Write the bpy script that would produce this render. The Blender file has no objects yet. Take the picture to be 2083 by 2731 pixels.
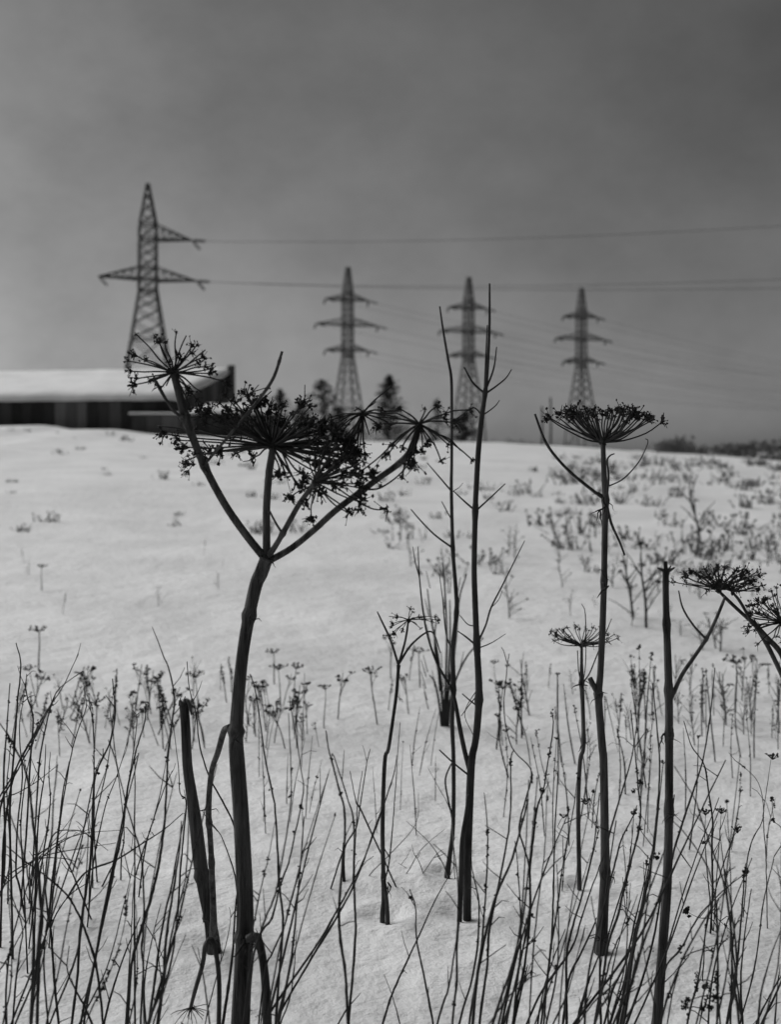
import bpy, math, random
from mathutils import Vector, Matrix, noise
R = math.radians
scene = bpy.context.scene
col = scene.collection

# ------------------------------------------------------------------ camera
F = 3297.0            # focal length in photo pixels (photo 2083 x 2731)
CU, VH = 1041.5, 1200.0   # principal column, horizon row
H = 1.4               # camera height over the snow
cam_d = bpy.data.cameras.new('camera')
cam = bpy.data.objects.new('camera', cam_d); col.objects.link(cam); scene.camera = cam
cam.location = (0, 0, H); cam.rotation_euler = (R(90), 0, 0)
cam_d.sensor_fit = 'VERTICAL'; cam_d.sensor_height = 36.0; cam_d.sensor_width = 36.0
cam_d.lens = 36.0 * F / 2731.0
cam_d.shift_y = -(1365.5 - VH) / 2731.0
cam_d.clip_start = 0.05; cam_d.clip_end = 9000
cam_d.dof.use_dof = True; cam_d.dof.focus_distance = 3.3
cam_d.dof.aperture_fstop = cam_d.lens / 13.5
# ------------------------------------------------------------------ sky and sun (thin overcast, light from the left)
SUN_EL, SUN_AZ = 36.0, -56.0      # azimuth measured from +Y towards +X
w = bpy.data.worlds.new('World'); scene.world = w; w.use_nodes = True
nt = w.node_tree; nt.nodes.clear()
sky = nt.nodes.new('ShaderNodeTexSky'); sky.sky_type = 'NISHITA'; sky.sun_disc = False
sky.sun_elevation = R(SUN_EL); sky.sun_rotation = R(SUN_AZ)
sky.air_density = 0.3; sky.dust_density = 1.7; sky.ozone_density = 1.0
bw = nt.nodes.new('ShaderNodeRGBToBW')
tc = nt.nodes.new('ShaderNodeTexCoord')
mp = nt.nodes.new('ShaderNodeMapping'); mp.inputs['Scale'].default_value = (1.0, 1.0, 1.5)
nz = nt.nodes.new('ShaderNodeTexNoise'); nz.inputs['Scale'].default_value = 4.5; nz.inputs['Detail'].default_value = 7; nz.inputs['Roughness'].default_value = .62
mr = nt.nodes.new('ShaderNodeMapRange'); mr.inputs['From Min'].default_value = .3; mr.inputs['From Max'].default_value = .7
mr.inputs['To Min'].default_value = .80; mr.inputs['To Max'].default_value = 1.2
mu = nt.nodes.new('ShaderNodeMath'); mu.operation = 'MULTIPLY'
bg = nt.nodes.new('ShaderNodeBackground'); bg.inputs['Strength'].default_value = 0.060
wo = nt.nodes.new('ShaderNodeOutputWorld')
L = nt.links.new
L(sky.outputs[0], bw.inputs[0]); L(tc.outputs['Generated'], mp.inputs[0]); L(mp.outputs[0], nz.inputs['Vector'])
L(nz.outputs['Fac'], mr.inputs[0]); L(bw.outputs[0], mu.inputs[0]); L(mr.outputs[0], mu.inputs[1])
L(mu.outputs[0], bg.inputs['Color']); L(bg.outputs[0], wo.inputs[0])
sd = bpy.data.lights.new('sun', 'SUN'); sd.energy = 2.5; sd.angle = R(60); sd.color = (1, 1, 1)
sun = bpy.data.objects.new('sun', sd); col.objects.link(sun)
sv = Vector((math.sin(R(SUN_AZ)) * math.cos(R(SUN_EL)), math.cos(R(SUN_AZ)) * math.cos(R(SUN_EL)), math.sin(R(SUN_EL))))
sun.rotation_euler = sv.to_track_quat('Z', 'Y').to_euler()
vs = scene.view_settings
vs.view_transform = 'Standard'; vs.look = 'None'; vs.gamma = 1; vs.use_curve_mapping = False; vs.exposure = 0.16

# ------------------------------------------------------------------ helpers
def P(u, v, Y):
    return Vector(((u - CU) * Y / F, Y, H + (VH - v) * Y / F))

def smooth(pts, n=4):
    pts = [Vector(p) for p in pts]
    if len(pts) < 3: return pts
    out = []
    q = [pts[0] * 2 - pts[1]] + pts + [pts[-1] * 2 - pts[-2]]
    for i in range(1, len(q) - 2):
        a, b, c, d = q[i - 1], q[i], q[i + 1], q[i + 2]
        for k in range(n):
            t = k / n
            out.append(.5 * ((2 * b) + (c - a) * t + (2 * a - 5 * b + 4 * c - d) * t * t + (3 * b - a - 3 * c + d) * t ** 3))
    out.append(pts[-1])
    return out

class MB:
    def __init__(s): s.v = []; s.f = []
    def tube(s, pts, rad, sides=6, cap=True, ridges=0.0):
        pts = [Vector(p) for p in pts]; n = len(pts)
        if not hasattr(rad, '__len__'): rad = [rad] * n
        if len(rad) != n:
            m = len(rad); rr = []
            for i in range(n):
                x = i * (m - 1) / (n - 1); k = min(int(x), m - 2); t = x - k
                rr.append(rad[k] * (1 - t) + rad[k + 1] * t)
            rad = rr
        up = None; b0 = len(s.v)
        for i in range(n):
            t = (pts[min(i + 1, n - 1)] - pts[max(i - 1, 0)])
            t = t.normalized() if t.length > 1e-9 else Vector((0, 0, 1))
            if up is None:
                up = t.orthogonal().normalized()
            up = (up - t * up.dot(t))
            up = up.normalized() if up.length > 1e-6 else t.orthogonal().normalized()
            sd_ = t.cross(up)
            for k in range(sides):
                a = 2 * math.pi * k / sides
                r = rad[i] * (1 + (ridges if k % 2 else -ridges))
                s.v.append(pts[i] + up * (math.cos(a) * r) + sd_ * (math.sin(a) * r))
        for i in range(n - 1):
            for k in range(sides):
                a = b0 + i * sides + k; b = b0 + i * sides + (k + 1) % sides
                s.f.append((a, b, b + sides, a + sides))
        if cap:
            s.f.append(tuple(b0 + k for k in reversed(range(sides))))
            s.f.append(tuple(b0 + (n - 1) * sides + k for k in range(sides)))
        return s
    def bar(s, a, b, r):
        return s.tube([a, b], r, 4)
    def blob(s, c, r, rng, sq=1.0):
        c = Vector(c); b0 = len(s.v)
        ax = [Vector((1, 0, 0)), Vector((0, 1, 0)), Vector((0, 0, sq))]
        for a in ax:
            for sg in (1, -1):
                s.v.append(c + a * (sg * r * rng.uniform(.7, 1.25)) + Vector((rng.uniform(-.3, .3), rng.uniform(-.3, .3), rng.uniform(-.3, .3))) * r)
        for x in (0, 1):
            for y in (2, 3):
                for z in (4, 5):
                    f = (b0 + x, b0 + y, b0 + z)
                    s.f.append(f if (x + y + z) % 2 == 0 else f[::-1])
        return s
    def box(s, o, ex, ey, ez):
        o, ex, ey, ez = map(Vector, (o, ex, ey, ez)); b = len(s.v)
        s.v += [o, o + ex, o + ex + ey, o + ey, o + ez, o + ex + ez, o + ex + ey + ez, o + ey + ez]
        s.f += [tuple(b + i for i in q) for q in ((3, 2, 1, 0), (4, 5, 6, 7), (0, 1, 5, 4), (1, 2, 6, 5), (2, 3, 7, 6), (3, 0, 4, 7))]
        return s
    def prism(s, poly, ext):
        b = len(s.v); n = len(poly); ext = Vector(ext)
        s.v += [Vector(p) for p in poly] + [Vector(p) + ext for p in poly]
        s.f.append(tuple(b + i for i in reversed(range(n)))); s.f.append(tuple(b + n + i for i in range(n)))
        for i in range(n):
            j = (i + 1) % n; s.f.append((b + i, b + j, b + n + j, b + n + i))
        return s
    def quad(s, *p):
        b = len(s.v); s.v += [Vector(x) for x in p]; s.f.append(tuple(range(b, b + len(p)))); return s
    def add(s, o, M):
        b = len(s.v); s.v += [M @ v for v in o.v]; s.f += [tuple(i + b for i in f) for f in o.f]; return s
    def mesh(s, name, mat, sm=True):
        me = bpy.data.meshes.new(name); me.from_pydata([tuple(v) for v in s.v], [], s.f)
        me.materials.append(mat)
        if sm: me.polygons.foreach_set('use_smooth', [True] * len(me.polygons))
        me.update(); return me
    def build(s, name, mat, parent=None, sm=True):
        return link(name, s.mesh(name, mat, sm), parent)

def link(name, me, parent=None, M=None):
    o = bpy.data.objects.new(name, me); col.objects.link(o)
    if parent is not None:
        o.parent = parent
        o.matrix_parent_inverse = Matrix.Translation(-parent.matrix_basis.translation) if not parent.parent else Matrix()
    if M is not None: o.matrix_basis = M
    return o
def tag(o, label, cat, group=None, kind=None):
    if label: o['label'] = label
    if cat: o['category'] = cat
    if group: o['group'] = group
    if kind: o['kind'] = kind
    return o
def thing(name, loc, label, cat, group=None):
    o = bpy.data.objects.new(name, None); col.objects.link(o); o.location = loc
    o.empty_display_size = .05
    return tag(o, label, cat, group)

def mat(name, c0, c1, rough=.85, scale=(1, 1, 1), nscale=8, bump=0.0, bscale=40, spec=.2):
    m = bpy.data.materials.new(name); m.use_nodes = True; t = m.node_tree; b = t.nodes['Principled BSDF']
    tc = t.nodes.new('ShaderNodeTexCoord'); mp = t.nodes.new('ShaderNodeMapping'); mp.inputs['Scale'].default_value = scale
    n = t.nodes.new('ShaderNodeTexNoise'); n.inputs['Scale'].default_value = nscale; n.inputs['Detail'].default_value = 6; n.inputs['Roughness'].default_value = .6
    r = t.nodes.new('ShaderNodeValToRGB'); r.color_ramp.elements[0].position = .3; r.color_ramp.elements[1].position = .7
    r.color_ramp.elements[0].color = (c0, c0, c0, 1); r.color_ramp.elements[1].color = (c1, c1, c1, 1)
    t.links.new(tc.outputs['Object'], mp.inputs[0]); t.links.new(mp.outputs[0], n.inputs['Vector'])
    t.links.new(n.outputs['Fac'], r.inputs[0]); t.links.new(r.outputs[0], b.inputs['Base Color'])
    b.inputs['Roughness'].default_value = rough; b.inputs['Specular IOR Level'].default_value = spec
    if bump:
        n2 = t.nodes.new('ShaderNodeTexNoise'); n2.inputs['Scale'].default_value = bscale; n2.inputs['Detail'].default_value = 5
        bp = t.nodes.new('ShaderNodeBump'); bp.inputs['Strength'].default_value = bump; bp.inputs['Distance'].default_value = .02
        t.links.new(mp.outputs[0], n2.inputs['Vector']); t.links.new(n2.outputs['Fac'], bp.inputs['Height']); t.links.new(bp.outputs[0], b.inputs['Normal'])
    return m
M_STEM = mat('dry_hogweed_stem', .008, .11, .8, (1, 1, .10), 55, .9, 110)
M_RAY = mat('dry_hogweed_ray', .012, .03, .85, (1, 1, 1), 60)
M_STALK = mat('dry_weed_stalk', .014, .045, .85, (1, 1, .2), 50)
M_SEED = mat('dry_seed_head', .010, .03, .95, (1, 1, 1), 80)
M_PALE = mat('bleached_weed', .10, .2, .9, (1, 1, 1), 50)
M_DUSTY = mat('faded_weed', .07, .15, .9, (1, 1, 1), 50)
M_BARK = mat('bark', .02, .06, .9, (1, 1, .25), 30, .4, 60)
M_STEEL = mat('weathered_steel', .035, .07, .6, (1, 1, 1), 3, spec=.4)
M_WIRE = mat('conductor_wire', .05, .08, .6, (1, 1, 1), 1)
M_GLASSY = mat('porcelain_insulator', .04, .08, .4, (1, 1, 1), 1)
M_NEEDLE = mat('conifer_needles', .02, .055, .9, (1, 1, 1), 2)
M_WOOD = [mat('board_%d' % i, c * .75, c * 1.25, .9, (6, 6, .5), 3, .3, 12) for i, c in enumerate((.028, .042, .062, .11, .17))]
M_FOUND = mat('foundation_block', .05, .08, .9, (1, 1, 1), 2)
M_FAR = mat('far_wood', .06, .12, .95, (1, 1, 1), .2)  # grey lightened: distance haze is put into the colour, no volume

# snow: bright, softly lumpy, wind grain
ms = bpy.data.materials.new('snow'); ms.use_nodes = True; t = ms.node_tree; b = t.nodes['Principled BSDF']
tcs = t.nodes.new('ShaderNodeTexCoord')
def tnoise(sc, det, rough=.55):
    n = t.nodes.new('ShaderNodeTexNoise'); n.inputs['Scale'].default_value = sc; n.inputs['Detail'].default_value = det; n.inputs['Roughness'].default_value = rough
    t.links.new(tcs.outputs['Object'], n.inputs['Vector']); return n
n1 = tnoise(.7, 6); n2 = tnoise(5, 6, .6); n3 = tnoise(60, 4, .7)
r = t.nodes.new('ShaderNodeValToRGB'); r.color_ramp.elements[0].position = .3; r.color_ramp.elements[1].position = .72
r.color_ramp.elements[0].color = (.64, .64, .64, 1); r.color_ramp.elements[1].color = (.86, .86, .86, 1)
t.links.new(n1.outputs['Fac'], r.inputs[0]); t.links.new(r.outputs[0], b.inputs['Base Color'])
b.inputs['Roughness'].default_value = .6; b.inputs['Specular IOR Level'].default_value = .3
b.inputs['Sheen Weight'].default_value = .25; b.inputs['Sheen Roughness'].default_value = .5
bp1 = t.nodes.new('ShaderNodeBump'); bp1.inputs['Strength'].default_value = .75; bp1.inputs['Distance'].default_value = .05
bp2 = t.nodes.new('ShaderNodeBump'); bp2.inputs['Strength'].default_value = .22; bp2.inputs['Distance'].default_value = .006
t.links.new(n2.outputs['Fac'], bp1.inputs['Height']); t.links.new(n3.outputs['Fac'], bp2.inputs['Height'])
t.links.new(bp1.outputs[0], bp2.inputs['Normal']); t.links.new(bp2.outputs[0], b.inputs['Normal'])
M_SNOW = ms

# ------------------------------------------------------------------ the ground: flat snow, a slope up to a crest, a plain beyond
CREST_Y = 58.0
CREST = [(-3000, 1120), (0, 1136), (110, 1134), (170, 1146), (300, 1145), (400, 1157), (600, 1166), (900, 1176), (1330, 1179), (1400, 1184), (1550, 1193), (1700, 1205), (1850, 1211), (1950, 1217), (2083, 1236), (5000, 1262)]
def crest_z(x):
    u = CU + F * x / CREST_Y
    for i in range(len(CREST) - 1):
        if u <= CREST[i + 1][0] or i == len(CREST) - 2:
            (a, va), (c, vc) = CREST[i], CREST[i + 1]
            v = va + (vc - va) * min(1, max(0, (u - a) / (c - a))); break
    return H + (VH - v) * CREST_Y / F
def sstep(a, b_, x):
    x = min(1, max(0, (x - a) / (b_ - a))); return x * x * (3 - 2 * x)
WELLS = [((u - CU) * F * H / (v - VH) / F, F * H / (v - VH), r) for u, v, r in [(567, 2515, .06), (1025, 2438, .05), (1194, 2335, .045), (1240, 2425, .06), (1604, 2520, .06), (1546, 2362, .04)]]
def ground(x, y):
    n = 0
    if 1 < y < 9:
        n += .010 * noise.noise(Vector((x * .8 + y * .35, y * 3.4, 9))) + .005 * noise.noise(Vector((x * 2.5, y * 8, 2)))
        for wx, wy, r_ in WELLS:
            d = math.hypot(x - wx, (y - wy))
            if d < .4:
                lump = 1 + .5 * noise.noise(Vector((x * 14, y * 14, 5)))
                n += lump * (-.020 * math.exp(-(d / r_) ** 2) + .008 * math.exp(-((d - r_ * 2.1) / (r_ * .7)) ** 2))
    if y < 70:
        n += .022 * noise.noise(Vector((x * .9, y * .9, 1.3))) + .010 * noise.noise(Vector((x * 3.1, y * 3.1, 4)))
        n += .16 * sstep(9, 25, y) * noise.noise(Vector((x * .16, y * .11, 7)))
        n *= 1 - .6 * sstep(45, 58, y)
    if y <= 7: z = 0
    elif y <= CREST_Y: z = crest_z(x) * (y - 7) / (CREST_Y - 7)
    else:
        z = crest_z(x) * (1 - sstep(CREST_Y + 8, 130, y)) - 2.6 * sstep(CREST_Y + 8, 130, y)
    return z + n
rows = [-30, -20, -12, -6, -2, 0]
y = 0.6
while y < 2.2: rows.append(y); y += .08
while y < 4.6: rows.append(y); y += .025
while y < 60: rows.append(y); y *= 1.016
while y < 6000: rows.append(y); y *= 1.09
ca = [(i / 230.0) for i in range(-230, 231)]
g = MB()
for yy in rows:
    hw = 14 + abs(yy) * .55 if yy < 60 else 47 + (yy - 60) * 1.3
    for a in ca:
        x = hw * (abs(a) ** 2) * (1 if a > 0 else -1)
        g.v.append(Vector((x, yy, ground(x, yy))))
nc = len(ca)
for i in range(len(rows) - 1):
    for k in range(nc - 1):
        g.f.append((i * nc + k, i * nc + k + 1, (i + 1) * nc + k + 1, (i + 1) * nc + k))
go = g.build('snow_field', M_SNOW)
tag(go, 'snow covered field rising to a low crest under the pylons', 'snow', kind='structure')

# ------------------------------------------------------------------ barn and its low annex on the crest
th = R(12); e1 = Vector((-math.cos(th), math.sin(th), 0)); e2 = Vector((math.sin(th), math.cos(th), 0)); UZ = Vector((0, 0, 1))
bo = Vector(((478 - CU) * 62 / F, 62, 1.2))
barn = thing('barn', bo, 'long low barn with dark board walls and snow covered roof on the crest', 'barn')
ZE, ZR, ZB = H + (VH - 1058) * 62 / F, H + (VH - 992) * 68.8 / F, 1.2
LEN, DEP = 16.0, 7.0
rng = random.Random(5)
x = 0.0; k = 0
shades = {4: 2, 5: 3, 6: 2, 9: 4}
tone = [1, 0, 1, 0, 1, 3, 2, 1, 4, 3, 4, 1, 0, 1, 0, 2, 1, 0, 1, 0, 0, 1, 1, 0, 0, 1, 0, 1, 0, 0]
while x < LEN:
    wd = .55 + .12 * rng.random()
    if x + wd > LEN: wd = LEN - x + .001
    m = MB().box(bo + e1 * (x + .012) - e2 * (.04 + .02 * rng.random()) + UZ * (ZB + .75 - bo.z), e1 * (wd - .024), e2 * .1, UZ * (ZE - ZB - .75))
    m.build('wall_panel', M_WOOD[tone[k % len(tone)]], barn, False)
    x += wd; k += 1
MB().box(bo + UZ * (ZB - bo.z) + e2 * .05, e1 * LEN, e2 * DEP, UZ * (ZE - ZB - .12)).build('wall_core', M_WOOD[0], barn, False)
MB().box(bo - e2 * .10 + UZ * (ZB - bo.z) - e1 * .05, e1 * LEN, e2 * .14, UZ * .95).build('foundation', M_FOUND, barn, False)
# gable end: boards cut to the slope of the roof
zr = ZR - bo.z; ze = ZE - bo.z
nb = 13
for i in range(nb):
    d0, d1 = DEP * 1.06 * i / nb, DEP * 1.06 * (i + 1) / nb
    f0, f1 = min(1, d0 / DEP), min(1, d1 / DEP)
    z0, z1 = ze + (zr - ze) * f0 - .05, ze + (zr - ze) * f1 - .05
    a, c = bo + e2 * (d0 + .01), bo + e2 * (d1 - .01)
    MB().prism([a, c, c + UZ * z1, a + UZ * z0], -e1 * (.05 + .02 * (i % 3))).build('gable_board', M_WOOD[[2, 1, 2, 3, 2, 2, 1, 2, 3, 2, 1, 2, 2][i]], barn, False)
MB().box(bo + e2 * DEP * 1.06, e1 * LEN, e2 * .1, UZ * (zr - .1)).build('rear_wall', M_WOOD[1], barn, False)
# barge post that stands up at the roof's right end
MB().prism([bo + e2 * 6.2 + UZ * (ze + .3), bo + e2 * 7.55 + UZ * (ze + .1), bo + e2 * 7.5 + UZ * (zr + .42), bo + e2 * 7.25 + UZ * (zr + .40), bo + e2 * 6.9 + UZ * (zr - .02)], -e1 * .32).build('barge_board', M_WOOD[1], barn, False)
# snow on the roof
rs = MB(); NX, NY = 60, 14
for j in range(NY + 1):
    f = j / NY
    for i in range(NX + 1):
        q = i / NX
        p = bo + e1 * (-.22 + (LEN + .5) * q) + e2 * (-.42 + (DEP + .62) * f)
        th_ = .30 * min(1, (f / .08) ** .5 if f > 0 else 0) * min(1, ((q * LEN) / .5) ** .5 if q > 0 else 0)
        sag = -.05 * sstep(.75, 1, q) * 6
        z = ze + (zr - ze) * (-.42 + (DEP + .62) * f) / DEP + th_ * (1 - .35 * sstep(.8, 1, f)) + .03 * noise.noise(Vector((q * 12, f * 4, 0))) + sag * sstep(.85, 1, q) * .6
        rs.v.append(p + UZ * z)
for j in range(NY):
    for i in range(NX):
        a = j * (NX + 1) + i; rs.f.append((a + 1, a, a + NX + 1, a + NX + 2))
roof = rs.build('roof_snow', M_SNOW, barn)
sol = roof.modifiers.new('s', 'SOLIDIFY'); sol.thickness = .14; sol.offset = -1
MB().prism([bo + e2 * -.36 + UZ * (ze - .24), bo + e2 * (DEP + .1) + UZ * (zr - .16), bo + e2 * (DEP + .1) + UZ * (zr - .06), bo + e2 * -.36 + UZ * (ze - .14)], e1 * LEN).build('roof_deck', M_WOOD[1], barn, False)
MB().prism([bo + e2 * (DEP + .05) + UZ * (zr - .1), bo + e2 * (DEP + .35) + UZ * (zr - .5), bo + e2 * (DEP + .30) + UZ * (zr + .15), bo + e2 * (DEP + .05) + UZ * (zr + .14)], e1 * LEN).build('ridge_board', M_WOOD[3], barn, False)

ax0, ax1 = (352 - CU) * 59.4 / F, (738 - CU) * 59.4 / F
ao = Vector((ax1, 59.4, 1.0))
annex = thing('low_shed', ao, 'low dark shed with snow capped flat roof in front of the barn end', 'shed')
zt = H + (VH - 1108) * 59.4 / F
x = ax0; k = 0
while x < ax1 - .05:
    wd = min(.62 + .2 * rng.random(), ax1 - x)
    MB().box((x + .012, 59.36 - .03 * rng.random(), 1.0), (wd - .024, 0, 0), (0, .1, 0), (0, 0, zt - 1.0)).build('wall_panel', M_WOOD[[2, 3, 4, 3, 1, 2, 1, 2, 3, 1, 2, 2, 1][k % 13]], annex, False)
    x += wd; k += 1
MB().box((ax0, 59.48, 1.0), (ax1 - ax0 - .02, 0, 0), (0, 2.0, 0), (0, 0, zt - 1.02)).build('wall_core', M_WOOD[1], annex, False)
MB().box((ax0 - .1, 59.2, zt), (ax1 - ax0 + .2, 0, 0), (0, 2.4, 0), (0, 0, .08)).build('roof_deck', M_WOOD[2], annex, False)
rs = MB(); NX, NY = 70, 10
for j in range(NY + 1):
    f = j / NY
    for i in range(NX + 1):
        q = i / NX; xx = ax0 - .12 + (ax1 - ax0 + .24) * q
        uu = CU + F * xx / 60
        hgt = .02 + .05 * min(1, (f * 6) ** .5) + .46 * sstep(480, 560, uu) * (1 - sstep(650, 730, uu)) * min(1, f * 2.2) * (1 + .4 * noise.noise(Vector((q * 14, f * 2, 3))))
        rs.v.append(Vector((xx, 59.15 + 2.45 * f, zt + .08 + hgt)))
for j in range(NY):
    for i in range(NX):
        a = j * (NX + 1) + i; rs.f.append((a, a + 1, a + NX + 2, a + NX + 1))
rf = rs.build('roof_snow', M_SNOW, annex)
sol = rf.modifiers.new('s', 'SOLIDIFY'); sol.thickness = .05; sol.offset = -1

# ------------------------------------------------------------------ lattice pylons
def lattice(mb, lv, hw, r, cx=0, cy=0):
    """X bracing on the four faces between the given levels"""
    for i in range(len(lv) - 1):
        z0, z1 = lv[i], lv[i + 1]; a, c = hw(z0), hw(z1)
        co = [(1, 1), (-1, 1), (-1, -1), (1, -1)]
        for k in range(4):
            p, q = co[k], co[(k + 1) % 4]
            mb.bar((p[0] * a, p[1] * a, z0), (q[0] * c, q[1] * c, z1), r)
            mb.bar((q[0] * a, q[1] * a, z0), (p[0] * c, p[1] * c, z1), r)
def pylon(X, Y, zb, prof, braces, rings, arms, rot, label, group, leg_r, br_r, ins):
    o = thing('lattice_pylon', (X, Y, zb), label, 'pylon', group); o.rotation_euler.z = rot
    def hw(z):
        for i in range(len(prof) - 1):
            if z <= prof[i + 1][0]:
                (a, ha), (c, hc) = prof[i], prof[i + 1]; return ha + (hc - ha) * (z - a) / (c - a)
        return prof[-1][1]
    def put(mb, name, m): 
        q = bpy.data.objects.new(name, mb.mesh(name, m, False)); col.objects.link(q); q.parent = o; return q
    for sx, sy in ((1, 1), (-1, 1), (-1, -1), (1, -1)):
        m = MB(); m.tube([(sx * h, sy * h, z) for z, h in prof], leg_r, 4); put(m, 'leg', M_STEEL)
    for i in range(len(braces) - 1):
        m = MB(); lattice(m, [braces[i], braces[i + 1]], hw, br_r); put(m, 'bracing', M_STEEL)
    for z in rings:
        m = MB(); a = hw(z); c = [(a, a, z), (-a, a, z), (-a, -a, z), (a, -a, z)]
        pts = c + [c[0]]
        for k in range(4): m.bar(pts[k], pts[k + 1], br_r * 1.5)
        put(m, 'ring_frame', M_STEEL)
    tips = []
    for (z, zt_, ln, sg) in arms:
        m = MB(); a = hw(z); at_ = hw(zt_); tip = Vector((sg * ln, 0, z + .12))
        ns = 5
        for s in (1, -1):
            m.bar((sg * a, s * a, z), tip, br_r * 1.9)
            m.bar((sg * at_, s * at_, zt_), tip, br_r * 1.2)
            prev = Vector((sg * a, s * a, z)); up = True
            for k in range(1, ns):
                f = k / ns
                lo = Vector((sg * a, s * a, z)).lerp(tip, f); hi = Vector((sg * at_, s * at_, zt_)).lerp(tip, f)
                m.bar(prev, hi, br_r * .7); m.bar(hi, lo, br_r * .7); prev = lo
        for k in range(0, ns):
            f = k / ns; f2 = (k + .5) / ns
            A = Vector((sg * a, a, z)).lerp(tip, f); B = Vector((sg * a, -a, z)).lerp(tip, f)
            m.bar(A, B, br_r * .8)
        put(m, 'cross_arm', M_STEEL)
        tips.append(tip)
    bpy.context.view_layer.update()
    W = Matrix.Translation((X, Y, zb)) @ Matrix.Rotation(rot, 4, 'Z')
    ends = []
    for tip, (z, zt_, ln, sg) in zip(tips, arms):
        for d, l in ins(sg):
            dl = (W.to_3x3().inverted() @ Vector(d)).normalized()
            m = MB(); m.tube([tip, tip + dl * l], br_r * .6, 5)
            nd = max(6, int(l / .16))
            for k in range(nd):
                c = tip + dl * (l * (.15 + .8 * k / nd)); m.tube([c, c + dl * .05], [br_r * 2.6, br_r * 1.4], 6)
            put(m, 'insulator_string', M_GLASSY)
            ends.append(W @ (tip + dl * l))
    return o, ends

k1 = 120 / F
Z1 = lambda v: H + (VH - v) * k1 + 2.6      # height above the pylon's foot (foot at z = -2.6)
prof1 = [(0, 3.1), (Z1(980), 1.98), (Z1(775), .84), (Z1(600), .80), (Z1(490), .10)]
br1 = [0, 2.8, 5.2, Z1(980), Z1(905), Z1(862), Z1(825), Z1(797), Z1(775), Z1(745), Z1(715), Z1(686), Z1(660), Z1(637), Z1(600), Z1(570), Z1(540), Z1(515), Z1(495)]
pyl1, ends1 = pylon((393 - CU) * k1, 120, -2.6, prof1, br1, [Z1(905), Z1(775), Z1(745), Z1(715), Z1(637), Z1(600)],
    [(Z1(745), Z1(713), 4.66, -1), (Z1(748), Z1(714), 4.75, 1), (Z1(639), Z1(600), 4.3, 1)], R(16),
    'tall single circuit lattice pylon behind the barn, with one upper arm', None, .14, .066,
    lambda sg: [((1, -.25, -.10), 1.5), ((.45, .8, -.55), 1.5)])
WIRES = [(ends1[0], (2900, 745, 95), 1.0, 'lowest of the three wires strung right from the nearest pylon'),
         (ends1[2], (2900, 700, 95), 1.0, 'middle of the three wires strung right from the nearest pylon'),
         (ends1[4], (2900, 540, 95), 1.0, 'topmost wire strung right across the sky from the nearest pylon')]
def wire(a, b_, sag, r, label, group=None, n=26):
    pts = [a.lerp(b_, i / n) - UZ * (sag * 4 * (i / n) * (1 - i / n)) for i in range(n + 1)]
    o = MB().tube(pts, r, 4, False).build('power_line_wire', M_WIRE)
    return tag(o, label, 'wire', group)
for a, e, sag, lab in WIRES:
    wire(a, P(*e), sag, .024, lab, 'wires of the nearest pylon')
k2 = 240 / F
Z2 = lambda v: H + (VH - v) * k2 + 2.6
prof2 = [(0, 3.0), (Z2(1090), 2.15), (Z2(948), .86), (Z2(782), .80), (Z2(712), .28)]
br2 = [0, 3.4, Z2(1125), Z2(1090), Z2(1060), Z2(1030), Z2(1003), Z2(980), Z2(962), Z2(948), Z2(935), Z2(918), Z2(901), Z2(884), Z2(867), Z2(850), Z2(833), Z2(816), Z2(800), Z2(782), Z2(764), Z2(747), Z2(730), Z2(712)]
labs = ['leftmost of the three double circuit pylons, between two conifers', 'middle of the three double circuit pylons, behind the tall thin saplings', 'rightmost of the three double circuit pylons, above the bowl shaped umbel']
for (u, D, lab) in zip((927, 1250, 1551), (240, 254, 271), labs):
    o, en = pylon((u - CU) * D / F, D, -2.6, prof2, br2, [Z2(1090), Z2(948), Z2(935), Z2(867), Z2(800), Z2(782)],
        [(Z2(801), Z2(784), 4.6, -1), (Z2(801), Z2(784), 4.6, 1), (Z2(868), Z2(848), 6.6, -1), (Z2(868), Z2(848), 6.6, 1), (Z2(936), Z2(919), 4.6, -1), (Z2(936), Z2(919), 4.6, 1)],
        R(26), lab, 'double circuit pylons in a row', .18, .09, lambda sg: [((1, .75, -.22), 2.2), ((-.35, -.3, -1), 1.3)])
    shift = Vector((205, 190, -3))
    for q in range(0, len(en), 2):
        wire(en[q], en[q] + shift, 6.0, .026, 'thin wire sagging rightwards from %s arm of %s far pylon' % (['upper left', 'upper right', 'middle left', 'middle right', 'lower left', 'lower right'][q // 2], lab.split(' ')[0]), 'wires of the far pylon row', 20)

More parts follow.
